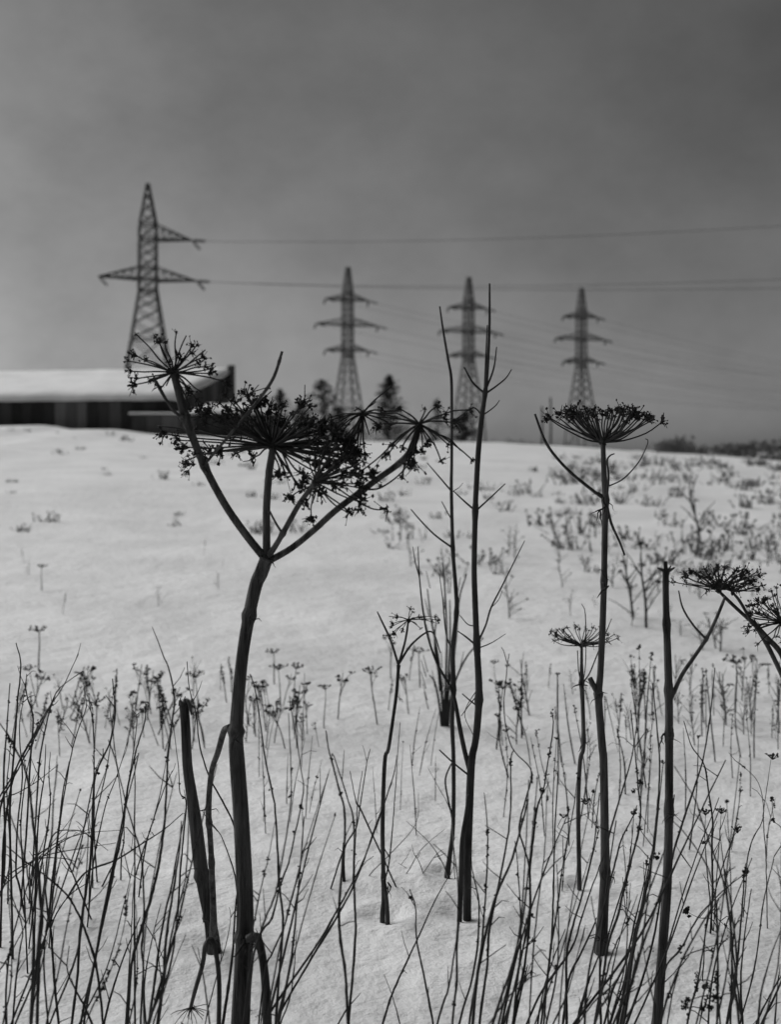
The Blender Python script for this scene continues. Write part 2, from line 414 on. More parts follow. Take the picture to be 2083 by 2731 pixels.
# ------------------------------------------------------------------ conifers, posts and the far wood on the skyline
def conifer(u, vtop, vbase, Y, wpx, label, seed, dens=1.0, bare=.1):
    rg = random.Random(seed)
    x = (u - CU) * Y / F; zb = ground(x, Y) - .1
    zt_ = H + (VH - vtop) * Y / F; h = zt_ - zb; wd = wpx * Y / F * 1.15
    o = thing('spruce_tree', (x, Y, zb), label, 'tree', 'conifers on the skyline')
    base = Vector((x, Y, zb))
    MB().tube([base, base + UZ * h * .5 + Vector((.03, 0, 0)), base + UZ * h], [.075 * h / 4, .05 * h / 4, .012], 6).build('trunk', M_BARK, o)
    m = MB()
    nb = int(190 * dens)
    for i in range(nb):
        f = bare + (1 - bare) * (i / nb) ** 1.05
        r = wd * (1 - f) ** .62 * rg.uniform(.5, 1.15) + .08
        a = rg.uniform(0, 6.283); d = Vector((math.cos(a), math.sin(a), 0))
        s = base + UZ * h * f
        e = s + d * r + UZ * (r * rg.uniform(-.25, .35)); 
        m.tube([s, e], [.012, .004], 3, False)
        for q in range(12):
            t_ = rg.uniform(.1, 1.05); c = s.lerp(e, t_)
            ln = .30 * rg.uniform(.5, 1.2) * (1.2 - t_ * .5); dd = (d * rg.uniform(.2, 1) + Vector((rg.uniform(-1, 1), rg.uniform(-1, 1), rg.uniform(-.7, .5)))).normalized()
            sd_ = dd.cross(UZ).normalized() * .060
            m.quad(c - sd_, c + sd_, c + dd * ln + sd_ * .3, c + dd * ln - sd_ * .3)
    m.build('crown', M_NEEDLE, o, False)
conifer(860, 1012, 1180, 84, 92, 'spruce with pointed top left of the leftmost double circuit pylon', 1)
conifer(1037, 1003, 1185, 76, 74, 'dark spruce standing right of the leftmost double circuit pylon', 2, 1.1)
conifer(748, 1040, 1180, 88, 72, 'small spruce behind the broad umbel right of the barn', 3)
conifer(802, 1072, 1180, 90, 66, 'lowest spruce between the barn and the pointed spruce', 4)
conifer(1240, 1100, 1185, 78, 60, 'low bushy conifer at the foot of the middle far pylon', 5, .6)
conifer(1166, 1064, 1185, 92, 40, 'thin faint conifer between dark spruce and tall saplings', 6, .4)
conifer(905, 1085, 1185, 86, 60, 'stunted conifer at the foot of the leftmost far pylon', 7, .7)
for i, (u, vt, vb, lab) in enumerate([(1446, 1086, 1188, 'shorter of two thin wooden posts on the skyline'), (1469, 1062, 1190, 'taller of two thin wooden posts on the skyline')]):
    Y = 66; x = (u - CU) * Y / F; zb = ground(x, Y) - .3
    o = thing('wooden_post', (x, Y, zb), lab, 'post', 'posts on the skyline')
    zt_ = H + (VH - vt) * Y / F
    MB().tube([(x, Y, zb), (x + .02, Y, (zb + zt_) / 2), (x, Y, zt_)], [.065, .055, .05], 7).build('shaft', M_BARK, o)
    MB().tube([(x - .02, Y, zt_ - .02), (x + .01, Y, zt_ + .05)], [.06, .02], 7).build('cap', M_BARK, o)

rg = random.Random(31)
fw = MB()
def bush(c, h, wd, n):
    for q in range(n):
        a = rg.uniform(0, 6.28); f = rg.random() ** .7
        p = c + Vector((math.cos(a) * wd * rg.random() ** .5, math.sin(a) * wd * rg.random() ** .5, h * f))
        d = Vector((rg.uniform(-1, 1), rg.uniform(-1, 1), rg.uniform(.2, 1.4))).normalized(); s = d.orthogonal().normalized()
        k_ = h * rg.uniform(.10, .24)
        fw.quad(p - s * k_ * .35, p + s * k_ * .35, p + d * k_)
for i in range(420):
    Y = rg.uniform(230, 420); u = rg.uniform(1740, 3400) if i % 5 else rg.uniform(1560, 1800)
    x = (u - CU) * Y / F
    bush(Vector((x, Y, ground(x, Y))), rg.uniform(2.6, 5.0) * sstep(1600, 2000, u) + .8, rg.uniform(1.5, 3.5), 46)
for i in range(140):
    Y = rg.uniform(62, 92); u = rg.choice([rg.uniform(1330, 1900), rg.gauss(1800, 45), rg.gauss(1830, 30), rg.uniform(1000, 1400)])
    x = (u - CU) * Y / F
    bush(Vector((x, Y, ground(x, Y) - .1)), rg.uniform(.25, .6) + .5 * math.exp(-((u - 1820) / 60) ** 2), rg.uniform(.3, .8), 40)
tag(fw.build('far_wood', M_FAR, None, False), 'dark line of scrub and far wood along the right skyline', 'wood', kind='stuff')

# ------------------------------------------------------------------ umbels
def umbellet_mb(seed, size, m=11, sag=0.0):
    rg = random.Random(seed); q = MB()
    side = Vector((rg.uniform(-.6, .6), rg.uniform(-.6, .6), 0)); gap = rg.uniform(0, 6.283)
    for i in range(m):
        th_ = 1.25 * rg.random() ** .6; ph = rg.uniform(0, 6.283)
        if abs((ph - gap + 3.1416) % 6.283 - 3.1416) < .5 and rg.random() < .7: continue
        d = (Vector((math.sin(th_) * math.cos(ph), math.sin(th_) * math.sin(ph), math.cos(th_))) + side * .5).normalized()
        ln = size * rg.uniform(.35, 1.15)
        k_ = Vector((rg.uniform(-.5, .5), rg.uniform(-.5, .5), rg.uniform(-.5, .3))) * ln
        e = d * ln + k_
        q.tube([(0, 0, 0), d * ln * .55, e], [.0011, .0008, .0006], 3, False)
        if rg.random() < .55: q.blob(e, rg.uniform(.0013, .0030), rg, rg.uniform(.5, 1.6))
    q.blob((0, 0, 0), .0032, rg)
    for i in range(rg.randint(2, 6)): q.blob(Vector((rg.gauss(0, .004), rg.gauss(0, .004), rg.uniform(0, .008))), rg.uniform(.0016, .0036), rg)
    return q
UMB = [umbellet_mb(100 + i, .014 + .0012 * (i % 5), 12 + 2 * (i % 6)) for i in range(16)]
UMB_ME = [u_.mesh('umbellet', M_SEED) for u_ in UMB]
SCRAP = [umbellet_mb(300 + i, .012, 5) for i in range(4)]

def ray_pts(hub, tip, out, rg, kink=.12):
    d = tip - hub; ln = d.length
    b1 = hub + d * .35 + out * (ln * .10) + Vector((rg.uniform(-1, 1), rg.uniform(-1, 1), rg.uniform(-1, 1))) * ln * kink * .3
    b2 = hub + d * .72 + out * (ln * .10) + Vector((rg.uniform(-1, 1), rg.uniform(-1, 1), rg.uniform(-1, 1))) * ln * kink * .3
    return smooth([hub, b1, b2, tip], 3)

def umbel(plant, hub, tips, seed, rr=.0021, um=1.0, split=True, bow=Vector((0, 0, 0)), drop=.1, hubr=.010):
    """hub: world point; tips: list of world points"""
    rg = random.Random(seed)
    hb = MB()
    hb.blob(hub, hubr, rg); hb.blob(hub + Vector((0, 0, -.4 * hubr)), hubr * .8, rg)
    if split:
        U = hb.build('umbel', M_RAY, plant)
    for tip in tips:
        pts = ray_pts(hub, tip, bow, rg)
        rad = [rr * rg.uniform(1.05, 1.4), rr * .9, rr * .75]
        d = (pts[-1] - pts[-3]).normalized()
        Mx = Matrix.Translation(tip) @ d.to_track_quat('Z', 'Y').to_matrix().to_4x4() @ Matrix.Rotation(rg.uniform(0, 6.28), 4, 'Z') @ Matrix.Scale(um * rg.uniform(.55, 1.35), 4)
        k_ = rg.randrange(16)
        has = rg.random() > drop
        if split:
            MB().tube(pts, rad, 5).build('ray', M_RAY, None)
            o = bpy.data.objects[-1] if False else None
            ob = col.objects[-1]; ob.parent = U; ob.matrix_parent_inverse = Matrix.Translation(-plant.location)
            ob.matrix_parent_inverse = (plant_matrix(plant) @ U.matrix_parent_inverse).inverted()
            if has:
                o2 = bpy.data.objects.new('umbellet', UMB_ME[k_]); col.objects.link(o2); o2.parent = U
                o2.matrix_parent_inverse = (plant_matrix(plant) @ U.matrix_parent_inverse).inverted(); o2.matrix_basis = Mx
        else:
            hb.tube(pts, rad, 4, False)
            if has: hb.add(UMB[k_], Mx)
    if not split:
        return hb.build('umbel', M_RAY, plant)
    return U
def plant_matrix(p): return Matrix.Translation(p.location)

def bowl_tips(hub, axis, Ln, n, tmin, tmax, seed, flat=0.0, jit=.12, fh=.62):
    rg = random.Random(seed); axis = Vector(axis).normalized(); a1 = axis.orthogonal().normalized(); a2 = axis.cross(a1); out = []
    for i in range(n):
        th_ = R(tmin + (tmax - tmin) * ((i + .5) / n) ** .6) + rg.uniform(-.07, .07); ph = i * 2.39996 + rg.uniform(-.25, .25)
        l = Ln * rg.uniform(1 - jit, 1 + jit)
        rad = math.sin(th_) * l; hgt = math.cos(th_) * l
        hgt = hgt * (1 - flat) + Ln * fh * flat
        out.append(hub + axis * hgt + (a1 * math.cos(ph) + a2 * math.sin(ph)) * rad)
    return out

def stem_part(name, plant, pts, widths, Y, mat_=M_STEM, sides=10, nodes=(), n=5, ridges=.05, dY=0.0):
    """pts: photo pixels; widths in photo pixels along the stem; Y: distance"""
    m_ = len(pts)
    P3 = [P(u, v, Y + dY * i / max(1, m_ - 1)) for i, (u, v) in enumerate(pts)]
    sp = smooth(P3, n)
    s = Y / F / 2
    mb = MB()
    N = len(sp); ww = []
    for i in range(N):
        x = i * (len(widths) - 1) / (N - 1); k_ = min(int(x), len(widths) - 2); t_ = x - k_
        ww.append((widths[k_] * (1 - t_) + widths[k_ + 1] * t_) * s)
    for nd in nodes:
        c = P(nd[0], nd[1], Y); 
        i = min(range(N), key=lambda j: (sp[j] - c).length); 
        ww[i] *= 1.28
    mb.tube(sp, ww, sides, True, ridges)
    return mb.build(name, mat_, plant)

def scraps(plant, u, v, Y, n, seed, name='leaf_scrap', size=20):
    """withered sheath or leaf remnant: a curled torn strip hanging at a node"""
    rg = random.Random(seed); s = Y / F
    for i in range(n):
        p = P(u, v, Y - .01); mb = MB()
        d = Vector((rg.uniform(-.8, .8), rg.uniform(-.6, .3), rg.uniform(-1, .5))).normalized(); p = p + Vector((rg.uniform(-.3, .3), 0, rg.uniform(-.5, .5))) * size * s
        pts = [p]; 
        for q in range(4):
            d = (d + Vector((rg.uniform(-.9, .9), rg.uniform(-.4, .4), rg.uniform(-.8, .25)))).normalized(); pts.append(pts[-1] + d * size * s * .4)
        wd = size * s * rg.uniform(.05, .13)
        mb.tube(pts, [wd * .6, wd, wd * .8, wd * .5, wd * .15], 5)
        mb.build(name, M_SEED, plant)

def G(lab, pts):  # region coordinates -> photo pixels
    (ox, oy, k_) = {'A': (0, 1500, 2.4), 'BL': (0, 2031, 2.4), 'BM': (700, 2031, 2.4), 'BR': (1383, 2031, 2.4), 'M': (700, 1300, 2.4), 'R': (1383, 1300, 2.4),
                    'U': (300, 850, 1.68), 'T2': (700, 650, 2.4), 'T3': (1383, 650, 2.4), 'V': (700, 1050, 3.0545), 'X': (300, 850, 3.36)}[lab]
    return [(ox + x / k_, oy + y / k_) for x, y in pts]
def gbase(Y): return VH + F * H / Y
def ydist(v): return F * H / (v - VH)
def tips3(reg, pts, Y, hub, Lmax, seed, spread=.45):
    rg = random.Random(seed); out = []
    for (u, v) in G(reg, pts):
        p = P(u, v, Y); r = (p - hub).length
        dy = rg.uniform(-1, 1) * max(.02, (max(0, Lmax ** 2 - r * r)) ** .5) * spread
        out.append(P(u, v, Y + dy))
    return out

# ------------------------------------------------------------------ the big forked hogweed
YM = 2.75
main = thing('hogweed', P(640, gbase(YM), YM), 'largest dead hogweed, thick bent stalk forking into four umbel branches', 'plant', 'dead hogweeds')
stem_part('stem', main, [(636, 2900), (641, 2725), (646, 2614), (652, 2500), (653, 2406), (648, 2281), (641, 2156), (632, 2031), (629, 1967), (634, 1875), (646, 1750), (664, 1641), (682, 1560), (695, 1530), (711, 1488)],
          [52, 49, 46, 46, 43, 42, 41, 40, 37, 33, 31, 32, 34, 36, 34], YM, nodes=[(652, 2500), (630, 1950), (664, 1641), (711, 1488)], sides=24, ridges=.045)
mb = MB(); rg = random.Random(4)
for i in range(5): mb.blob(P(711 + rg.uniform(-9, 9), 1490 + rg.uniform(-7, 7), YM), .012, rg)
mb.build('fork_node', M_STEM, main)
stem_part('branch', main, [(706, 1490), (651, 1421), (598, 1344), (544, 1243), (512, 1165), (492, 1112), (475, 1045), (462, 996)], [22, 21, 20, 20, 21, 24, 20, 19], YM, nodes=[(542, 1242), (492, 1112)], dY=-.05)
stem_part('branch', main, [(711, 1495), (710, 1445), (710, 1356), (716, 1267), (724, 1215), (727, 1192)], [23, 21, 20, 20, 20, 18], YM, dY=.04)
stem_part('branch', main, [(714, 1486), (737, 1451), (764, 1404), (794, 1350), (824, 1308), (842, 1284)], [17, 15, 15, 14, 13, 12], YM, nodes=[(760, 1410)], dY=-.10)
stem_part('branch', main, [(718, 1496), (776, 1463), (836, 1415), (895, 1362), (967, 1308), (1014, 1273), (1060, 1240), (1094, 1205), (1110, 1165), (1118, 1132)], [19, 17, 17, 17, 17, 16, 17, 18, 19, 15], YM, nodes=[(967, 1308)], dY=-.03)
stem_part('branch', main, [(838, 1290), (870, 1262), (905, 1225), (940, 1170), (958, 1130), (967, 1104)], [10, 8, 7, 7, 7, 7], YM + .03)
stem_part('side_shoot', main, [(544, 1240), (592, 1183), (657, 1106), (705, 1045), (732, 1000), (752, 937)], [7, 8, 9, 9, 9, 7], YM - .03, nodes=[(739, 967)])
stem_part('side_shoot', main, [(749, 1417), (735, 1395), (717, 1360)], [7, 6, 5], YM - .04)
stem_part('side_shoot', main, [(490, 1112), (470, 1102), (445, 1070), (425, 1035), (412, 1010)], [9, 9, 8, 10, 6], YM - .05)
stem_part('side_shoot', main, [(657, 2505), (684, 2502), (700, 2560), (709, 2650), (712, 2760), (712, 2900)], [20, 24, 22, 24, 26, 27], YM - .06, nodes=[(684, 2502)])
hub1 = P(462, 993, YM - .05); hub2 = P(726, 1189, YM + .04); hub3 = P(841, 1285, YM - .10); hub4 = P(1118, 1131, YM - .03); hub5 = P(967, 1103, YM + .03)
T1 = [(285, 65), (110, 75), (195, 85), (235, 110), (210, 110), (330, 75), (350, 130), (375, 120), (415, 140), (400, 175), (345, 155), (70, 190), (105, 165), (155, 185), (85, 235), (110, 268), (100, 295), (180, 275), (240, 300), (430, 245), (410, 215), (435, 225), (505, 285), (400, 330), (340, 330), (330, 300), (380, 200), (250, 200), (300, 180), (205, 320), (175, 270), (345, 400), (375, 360)]
umbel(main, hub1, tips3('U', T1, YM - .05, hub1, .11, 1), 11, .0020, 1.05, drop=.16)
T2 = [(200, 480), (235, 515), (300, 545), (330, 575), (440, 600), (560, 600), (490, 595), (480, 380), (505, 345), (440, 420), (400, 400), (555, 380), (590, 335), (610, 350), (640, 395), (700, 385), (730, 430), (760, 400), (840, 395), (800, 430), (850, 450), (880, 480), (920, 500), (960, 490), (900, 540), (950, 560), (990, 570), (1030, 580), (1040, 620), (1080, 640), (1000, 640), (960, 650), (920, 690), (860, 700), (1060, 690), (840, 750), (745, 690), (770, 690), (820, 740), (630, 620), (660, 380), (690, 430), (1090, 600), (1020, 545), (330, 635), (420, 470), (380, 500), (520, 430), (470, 460), (560, 440), (610, 430), (780, 470), (820, 480), (740, 480), (860, 520), (800, 520), (680, 460), (640, 460), (880, 400), (900, 440), (930, 460)]
T2 += [(860 + 21 * (i * 7 % 11), 470 + 24 * (i * 5 % 9)) for i in range(18)] + [(400 + 31 * (i * 5 % 9), 400 + 19 * (i * 4 % 7)) for i in range(12)]
umbel(main, hub2, tips3('U', T2, YM + .04, hub2, .27, 2), 12, .0023, 1.55, drop=.06, hubr=.014)
T3 = [(1000, 580), (1040, 640), (1090, 700), (1110, 760), (1060, 690), (1150, 700), (980, 600), (930, 600), (880, 640), (850, 690), (1060, 870), (890, 885), (800, 795), (960, 640), (1020, 740), (1105, 820), (870, 820), (920, 770), (985, 690), (1030, 700), (1075, 660), (1000, 650), (950, 600), (1090, 740), (940, 690), (1120, 640)]
T3 += [(960 + 17 * (i * 7 % 11) - 60, 560 + 23 * (i * 5 % 9)) for i in range(8)]
umbel(main, hub3, tips3('U', T3, YM - .10, hub3, .20, 3), 13, .0019, 1.45, drop=.1)
T4 = [(1450, 395), (1485, 445), (1510, 430), (1520, 465), (1400, 405), (1290, 405), (1225, 425), (1190, 475), (1260, 560), (1240, 600), (1120, 680), (1300, 570), (1340, 600), (1350, 640), (1320, 650), (1450, 540), (1500, 560), (1610, 630), (1560, 590), (1470, 630), (1390, 590), (1300, 710), (1290, 600), (1335, 560), (1345, 590), (1320, 600), (1360, 575), (1410, 550), (1180, 440), (1600, 410)]
umbel(main, hub4, tips3('U', T4, YM - .03, hub4, .16, 4), 14, .0021, 1.05, bow=Vector((0, 0, .5)), drop=.3)
T5 = [(1250, 300), (985, 440), (1000, 470), (960, 460), (1010, 500), (1040, 540), (1060, 560), (1080, 580), (1100, 590), (1130, 600), (1200, 430), (1260, 440), (1190, 475), (1280, 410), (1150, 520), (1240, 470), (1020, 440), (1050, 545), (1070, 530), (1090, 560), (1110, 570), (1125, 560), (1030, 500), (1095, 400), (1180, 370)]
umbel(main, hub5, tips3('U', T5, YM + .03, hub5, .14, 5), 15, .0020, 1.05, bow=Vector((0, 0, .35)), drop=.25)
# long drooping rays with single withered umbellets
for i, (pts, w_) in enumerate([([(460, 770), (580, 900), (690, 965), (730, 985)], 5), ([(820, 900), (890, 935), (960, 945), (1010, 935)], 5), ([(570, 740), (700, 830), (770, 870), (800, 940)], 5),
                               ([(840, 780), (950, 770), (1080, 690), (1200, 570)], 6), ([(160, 480), (230, 650), (290, 750), (340, 720)], 6), ([(120, 480), (150, 560), (130, 680)], 4)]):
    q = G('V', pts); o = stem_part('drooping_ray', main, q, [w_, w_ * .8, w_ * .6], YM - .07, M_RAY, 5, ridges=0)
    ob = bpy.data.objects.new('umbellet', UMB_ME[i % 8]); col.objects.link(ob); ob.parent = main
    ob.matrix_parent_inverse = Matrix.Translation(-main.location); ob.matrix_basis = Matrix.Translation(P(q[-1][0], q[-1][1], YM - .07)) @ Matrix.Rotation(i * 1.3, 4, 'X') @ Matrix.Scale(1.25, 4)
for i, (x_, y_, sc) in enumerate([(390, 1000, 1.0), (235, 830, 1.1), (1235, 540, 1.2), (1140, 690, .9), (800, 870, 1.4), (880, 650, .9), (1455, 545, .9)]):
    (u_, v_), = G('V', [(x_, y_)])
    q0 = P(u_, v_, YM - .06)
    nb_ = [hub3, hub2, hub4, hub4, hub3, hub4, hub4][i]
    MB().tube(smooth([nb_, nb_.lerp(q0, .5) + Vector((0, 0, .02)), q0], 4), [.0012, .0008, .0007], 4).build('drooping_ray', M_RAY, main)
    ob = bpy.data.objects.new('umbellet', UMB_ME[(i + 3) % 8]); col.objects.link(ob); ob.parent = main
    ob.matrix_parent_inverse = Matrix.Translation(-main.location); ob.matrix_basis = Matrix.Translation(q0) @ Matrix.Rotation(2.6 + i, 4, 'Y') @ Matrix.Scale(sc, 4)
for (u_, v_, n_, s_) in [(664, 1641, 3, 26), (633, 1950, 3, 26), (492, 1112, 3, 18), (720, 1500, 2, 16), (543, 1242, 3, 22), (655, 2500, 4, 34), (690, 2504, 3, 30), (415, 1020, 4, 16), (420, 1035, 3, 14)]:
    scraps(main, u_, v_, YM - .03, n_, int(u_ * 7 + v_), size=s_)
umb = MB(); hs = P(512, 1235, YM - .05)
umbel(main, P(515, 1238, YM - .05), bowl_tips(P(515, 1238, YM - .05), (-1, -.2, .3), .02, 7, 10, 80, 9), 19, .0012, .8, split=False, hubr=.005)

# ------------------------------------------------------------------ the snapped hollow stump with its side stem
YS = ydist(2515)
st = thing('hogweed_stump', P(567, 2515, YS), 'broken off hogweed stump with jagged hollow top left of the biggest stalk', 'plant', 'dead hogweeds')
stem_part('stem', st, [(570, 2550), (567, 2510), (558, 2448), (546, 2385), (533, 2302), (521, 2198), (509, 2114), (499, 2042), (494, 1940), (489, 1872)], [40, 37, 31, 34, 37, 34, 29, 26, 25, 25], YS, nodes=[(537, 2330), (558, 2448)], sides=14)
rg = random.Random(8)
for i in range(7):
    a = 6.28 * i / 7; r_ = 10 * YS / F
    p = P(488.5, 1872, YS) + Vector((math.cos(a) * r_, math.sin(a) * r_, -.01))
    MB().tube([p, p + Vector((rg.uniform(-.004, .006), rg.uniform(-.003, .003), rg.uniform(.014, .03)))], [.0042, .0012], 5).build('torn_fibre', M_STEM, st)
stem_part('torn_strip', st, [(500, 1866), (506, 1885), (511, 1906)], [9, 9, 6], YS - .02)
stem_part('side_stem', st, [(568, 2500), (568, 2430), (565, 2343), (560, 2240), (555, 2165), (562, 2065), (580, 2008), (597, 1950), (612, 1938)], [24, 17, 15, 14, 15, 13, 14, 15, 13], YS - .05, nodes=[(555, 2162), (597, 1950)], dY=-.55)
scraps(st, 555, 2165, YS - .3, 2, 5); scraps(st, 560, 2480, YS - .03, 4, 6, size=30)

# broken stalk hanging head down at the bottom
YB = 2.85
hb = thing('snapped_hogweed', P(560, gbase(YB), YB), 'bent hogweed stalk with small umbel turned downwards at the bottom edge', 'plant', 'dead hogweeds')
stem_part('stem', hb, [(575, 2960), (582, 2760), (583, 2600), (566, 2510), (548, 2520), (540, 2570), (520, 2640), (508, 2686)], [12, 12, 12, 13, 14, 13, 12, 10], YB, sides=8)
hp = P(508, 2687, YB)
umbel(hb, hp, bowl_tips(hp, (.1, -.2, -1), .040, 18, 10, 85, 21, 0, .3), 21, .0010, .4, drop=.85, split=False, bow=Vector((0, 0, .4)), hubr=.007)

# ------------------------------------------------------------------ small forked hogweed in the centre
YC = ydist(2438)
c = thing('hogweed', P(1025, 2438, YC), 'slim forked hogweed with withered drooping head right of the biggest stalk', 'plant', 'dead hogweeds')
stem_part('stem', c, [(1020, 2475), (1020, 2436), (1023, 2400), (1022, 2323), (1020, 2198), (1026, 2031), (1036, 1996), (1050, 1904), (1058, 1842), (1063, 1774)], [15, 14, 13, 12, 12, 11, 10, 9, 9, 9], YC, nodes=[(1023, 2350), (1063, 1774)])
stem_part('side_stem', c, [(1034, 2475), (1033, 2436), (1030, 2395), (1024, 2345)], [13, 12, 11, 9], YC - .02)
stem_part('branch', c, [(1063, 1774), (1042, 1708), (1017, 1654), (1006, 1631)], [7, 6, 5, 3], YC, sides=7)
stem_part('branch', c, [(1063, 1772), (1079, 1717), (1086, 1680), (1089, 1655)], [7, 6, 6, 5], YC, sides=7)
stem_part('branch', c, [(1064, 1770), (1096, 1721), (1137, 1687), (1158, 1692), (1175, 1742)], [7, 6, 5, 4, 3], YC, sides=7)
hc = P(1090, 1653, YC)
umbel(c, hc, tips3('M', [(810, 825), (830, 890), (850, 930), (820, 950), (870, 830), (1000, 830), (1030, 850), (1100, 830), (1120, 850), (945, 780), (960, 800), (900, 900), (990, 880), (1010, 900), (840, 870), (1080, 860)], YC, hc, .08, 31), 32, .0014, .8, split=True, bow=Vector((0, 0, .5)), hubr=.008)
scraps(c, 1030, 2350, YC, 3, 9, size=24); scraps(c, 1063, 1860, YC, 2, 10, size=12)

# ------------------------------------------------------------------ two tall thin saplings
YL = ydist(2335)
s1 = thing('sapling', P(1194, 2335, YL), 'thinner left sapling of the tall bare pair, leaning at its top', 'sapling', 'bare saplings')
stem_part('stem', s1, [(1190, 2375), (1194, 2327), (1200, 2281), (1209, 2198), (1210, 2031), (1206, 1925), (1210, 1840), (1208, 1737), (1218, 1633), (1216, 1571), (1208, 1462), (1204, 1300), (1205, 1233), (1205, 1108), (1204, 1012), (1196, 962), (1183, 887), (1173, 817)], [18, 16, 13, 11, 11, 12, 13, 13, 12, 11, 10, 9, 8, 8, 8, 7, 6, 4], YL, M_BARK, 8, n=4, nodes=[(1208, 1462), (1218, 1640), (1210, 1840)], ridges=0)
for pts, ws in [([(1208, 1462), (1158, 1425), (1117, 1383), (1096, 1358)], [6, 5, 4, 3]), ([(1206, 1312), (1170, 1270), (1139, 1234)], [5, 4, 2.5]),
                ([(1207, 1840), (1167, 1771), (1142, 1700), (1129, 1633), (1119, 1542), (1115, 1458)], [8, 7, 6, 5, 4, 2.5]), ([(1119, 1540), (1108, 1500), (1101, 1458)], [4, 3, 2]), ([(1204, 1385), (1186, 1352), (1178, 1337)], [3, 3, 2]),
                ([(1209, 2190), (1195, 2130), (1188, 2080), (1200, 2045), (1208, 2032)], [6, 5, 5, 4, 3]), ([(1206, 1312), (1225, 1300), (1235, 1288)], [3, 2, 1.5]), ([(1208, 1737), (1190, 1690), (1181, 1600), (1172, 1530)], [5, 4, 3, 2])]:
    stem_part('branch', s1, pts, ws, YL, M_BARK, 6, ridges=0)
YR = ydist(2425)
s2 = thing('sapling', P(1240, 2425, YR), 'taller right sapling of the bare pair, thick at its foot with paired twigs', 'sapling', 'bare saplings')
stem_part('stem', s2, [(1246, 2460), (1246, 2418), (1247, 2281), (1252, 2156), (1258, 2031), (1268, 1980), (1274, 1925), (1278, 1842), (1272, 1717), (1267, 1592), (1265, 1508), (1268, 1362), (1271, 1292), (1277, 1192), (1286, 1108), (1294, 1050), (1302, 962), (1306, 858), (1306, 756)], [24, 23, 24, 22, 21, 19, 20, 20, 17, 16, 15, 15, 15, 15, 14, 12, 8, 7, 5], YR, M_BARK, 10, n=4, nodes=[(1268, 1362), (1294, 1050), (1276, 1870), (1272, 1717)], ridges=0)
stem_part('side_stem', s2, [(1226, 2460), (1227, 2418), (1230, 2323), (1233, 2240), (1244, 2170), (1250, 2120)], [14, 14, 13, 12, 11, 9], YR - .02, M_BARK, 8, ridges=0)
stem_part('side_stem', s2, [(1256, 2065), (1240, 2005), (1226, 1937), (1215, 1875), (1205, 1840), (1198, 1828)], [14, 13, 12, 10, 9, 7], YR + .01, M_BARK, 8, ridges=0)
for pts, ws in [([(1294, 1050), (1262, 1021), (1238, 979)], [7, 6, 4]), ([(1295, 1050), (1325, 1029), (1350, 1008), (1365, 985)], [6, 5, 4, 3]), ([(1296, 1040), (1317, 983), (1325, 925)], [6, 5, 3]),
                ([(1293, 1040), (1296, 960), (1300, 867)], [6, 5, 3]), ([(1287, 1105), (1296, 1102), (1321, 1083), (1333, 1067)], [4, 4, 3, 2]), ([(1286, 1108), (1262, 1087), (1225, 1112), (1212, 1121)], [4, 4, 3, 2]),
                ([(1268, 1362), (1240, 1338), (1210, 1310)], [6, 5, 3]), ([(1270, 1362), (1300, 1335), (1348, 1290)], [6, 5, 3]), ([(1274, 1715), (1296, 1667), (1310, 1621), (1342, 1558), (1375, 1492), (1400, 1442)], [6, 5, 5, 4, 3, 2]),
                ([(1270, 1721), (1245, 1700), (1221, 1683)], [6, 5, 3]), ([(1275, 1885), (1250, 1865), (1233, 1850)], [5, 4, 3]), ([(1310, 1621), (1330, 1600), (1340, 1575)], [3, 2, 1.5]), ([(1256, 2072), (1210, 2035), (1172, 2000)], [6, 5, 4]),
                ([(1272, 1730), (1310, 1715), (1350, 1690)], [4, 3, 1.5]), ([(1270, 1670), (1248, 1665), (1226, 1640)], [4, 3, 2]), ([(1277, 1850), (1256, 1875), (1230, 1910)], [3, 3, 2]), ([(1278, 1830), (1240, 1900), (1262, 1960)], [2.5, 2, 2])]:
    stem_part('branch', s2, pts, ws, YR, M_BARK, 6, ridges=0)
# blurred bare shrub behind the saplings
YK = ydist(1932)
sh = thing('bare_shrub', P(1187, 1932, YK), 'small bare shrub fanning up from the snow behind the left sapling', 'shrub')
rg = random.Random(12)
for i, pts in enumerate([[(1183, 1950), (1182, 1880), (1170, 1760), (1150, 1650), (1140, 1570)], [(1186, 1950), (1188, 1850), (1192, 1700), (1186, 1560), (1180, 1500)], [(1192, 1950), (1196, 1850), (1215, 1720), (1225, 1600), (1245, 1530)], [(1180, 1950), (1172, 1880), (1160, 1820), (1145, 1800)], [(1190, 1950), (1196, 1820), (1201, 1700), (1200, 1600)], [(1184, 1950), (1178, 1850), (1160, 1720), (1165, 1640)], [(1194, 1950), (1205, 1850), (1240, 1760), (1290, 1700)]]):
    stem_part('shoot', sh, pts, [9, 7, 6, 5, 3], YK, M_BARK, 5, ridges=0)
for i in range(26):
    u_ = rg.uniform(1120, 1240); v_ = rg.uniform(1520, 1850); p = P(u_, v_, YK + rg.uniform(-.1, .1))
    MB().tube([P(1187 + (u_ - 1187) * .8, v_ + 45, YK), p], [.0035, .002], 4).build('twig', M_BARK, sh)

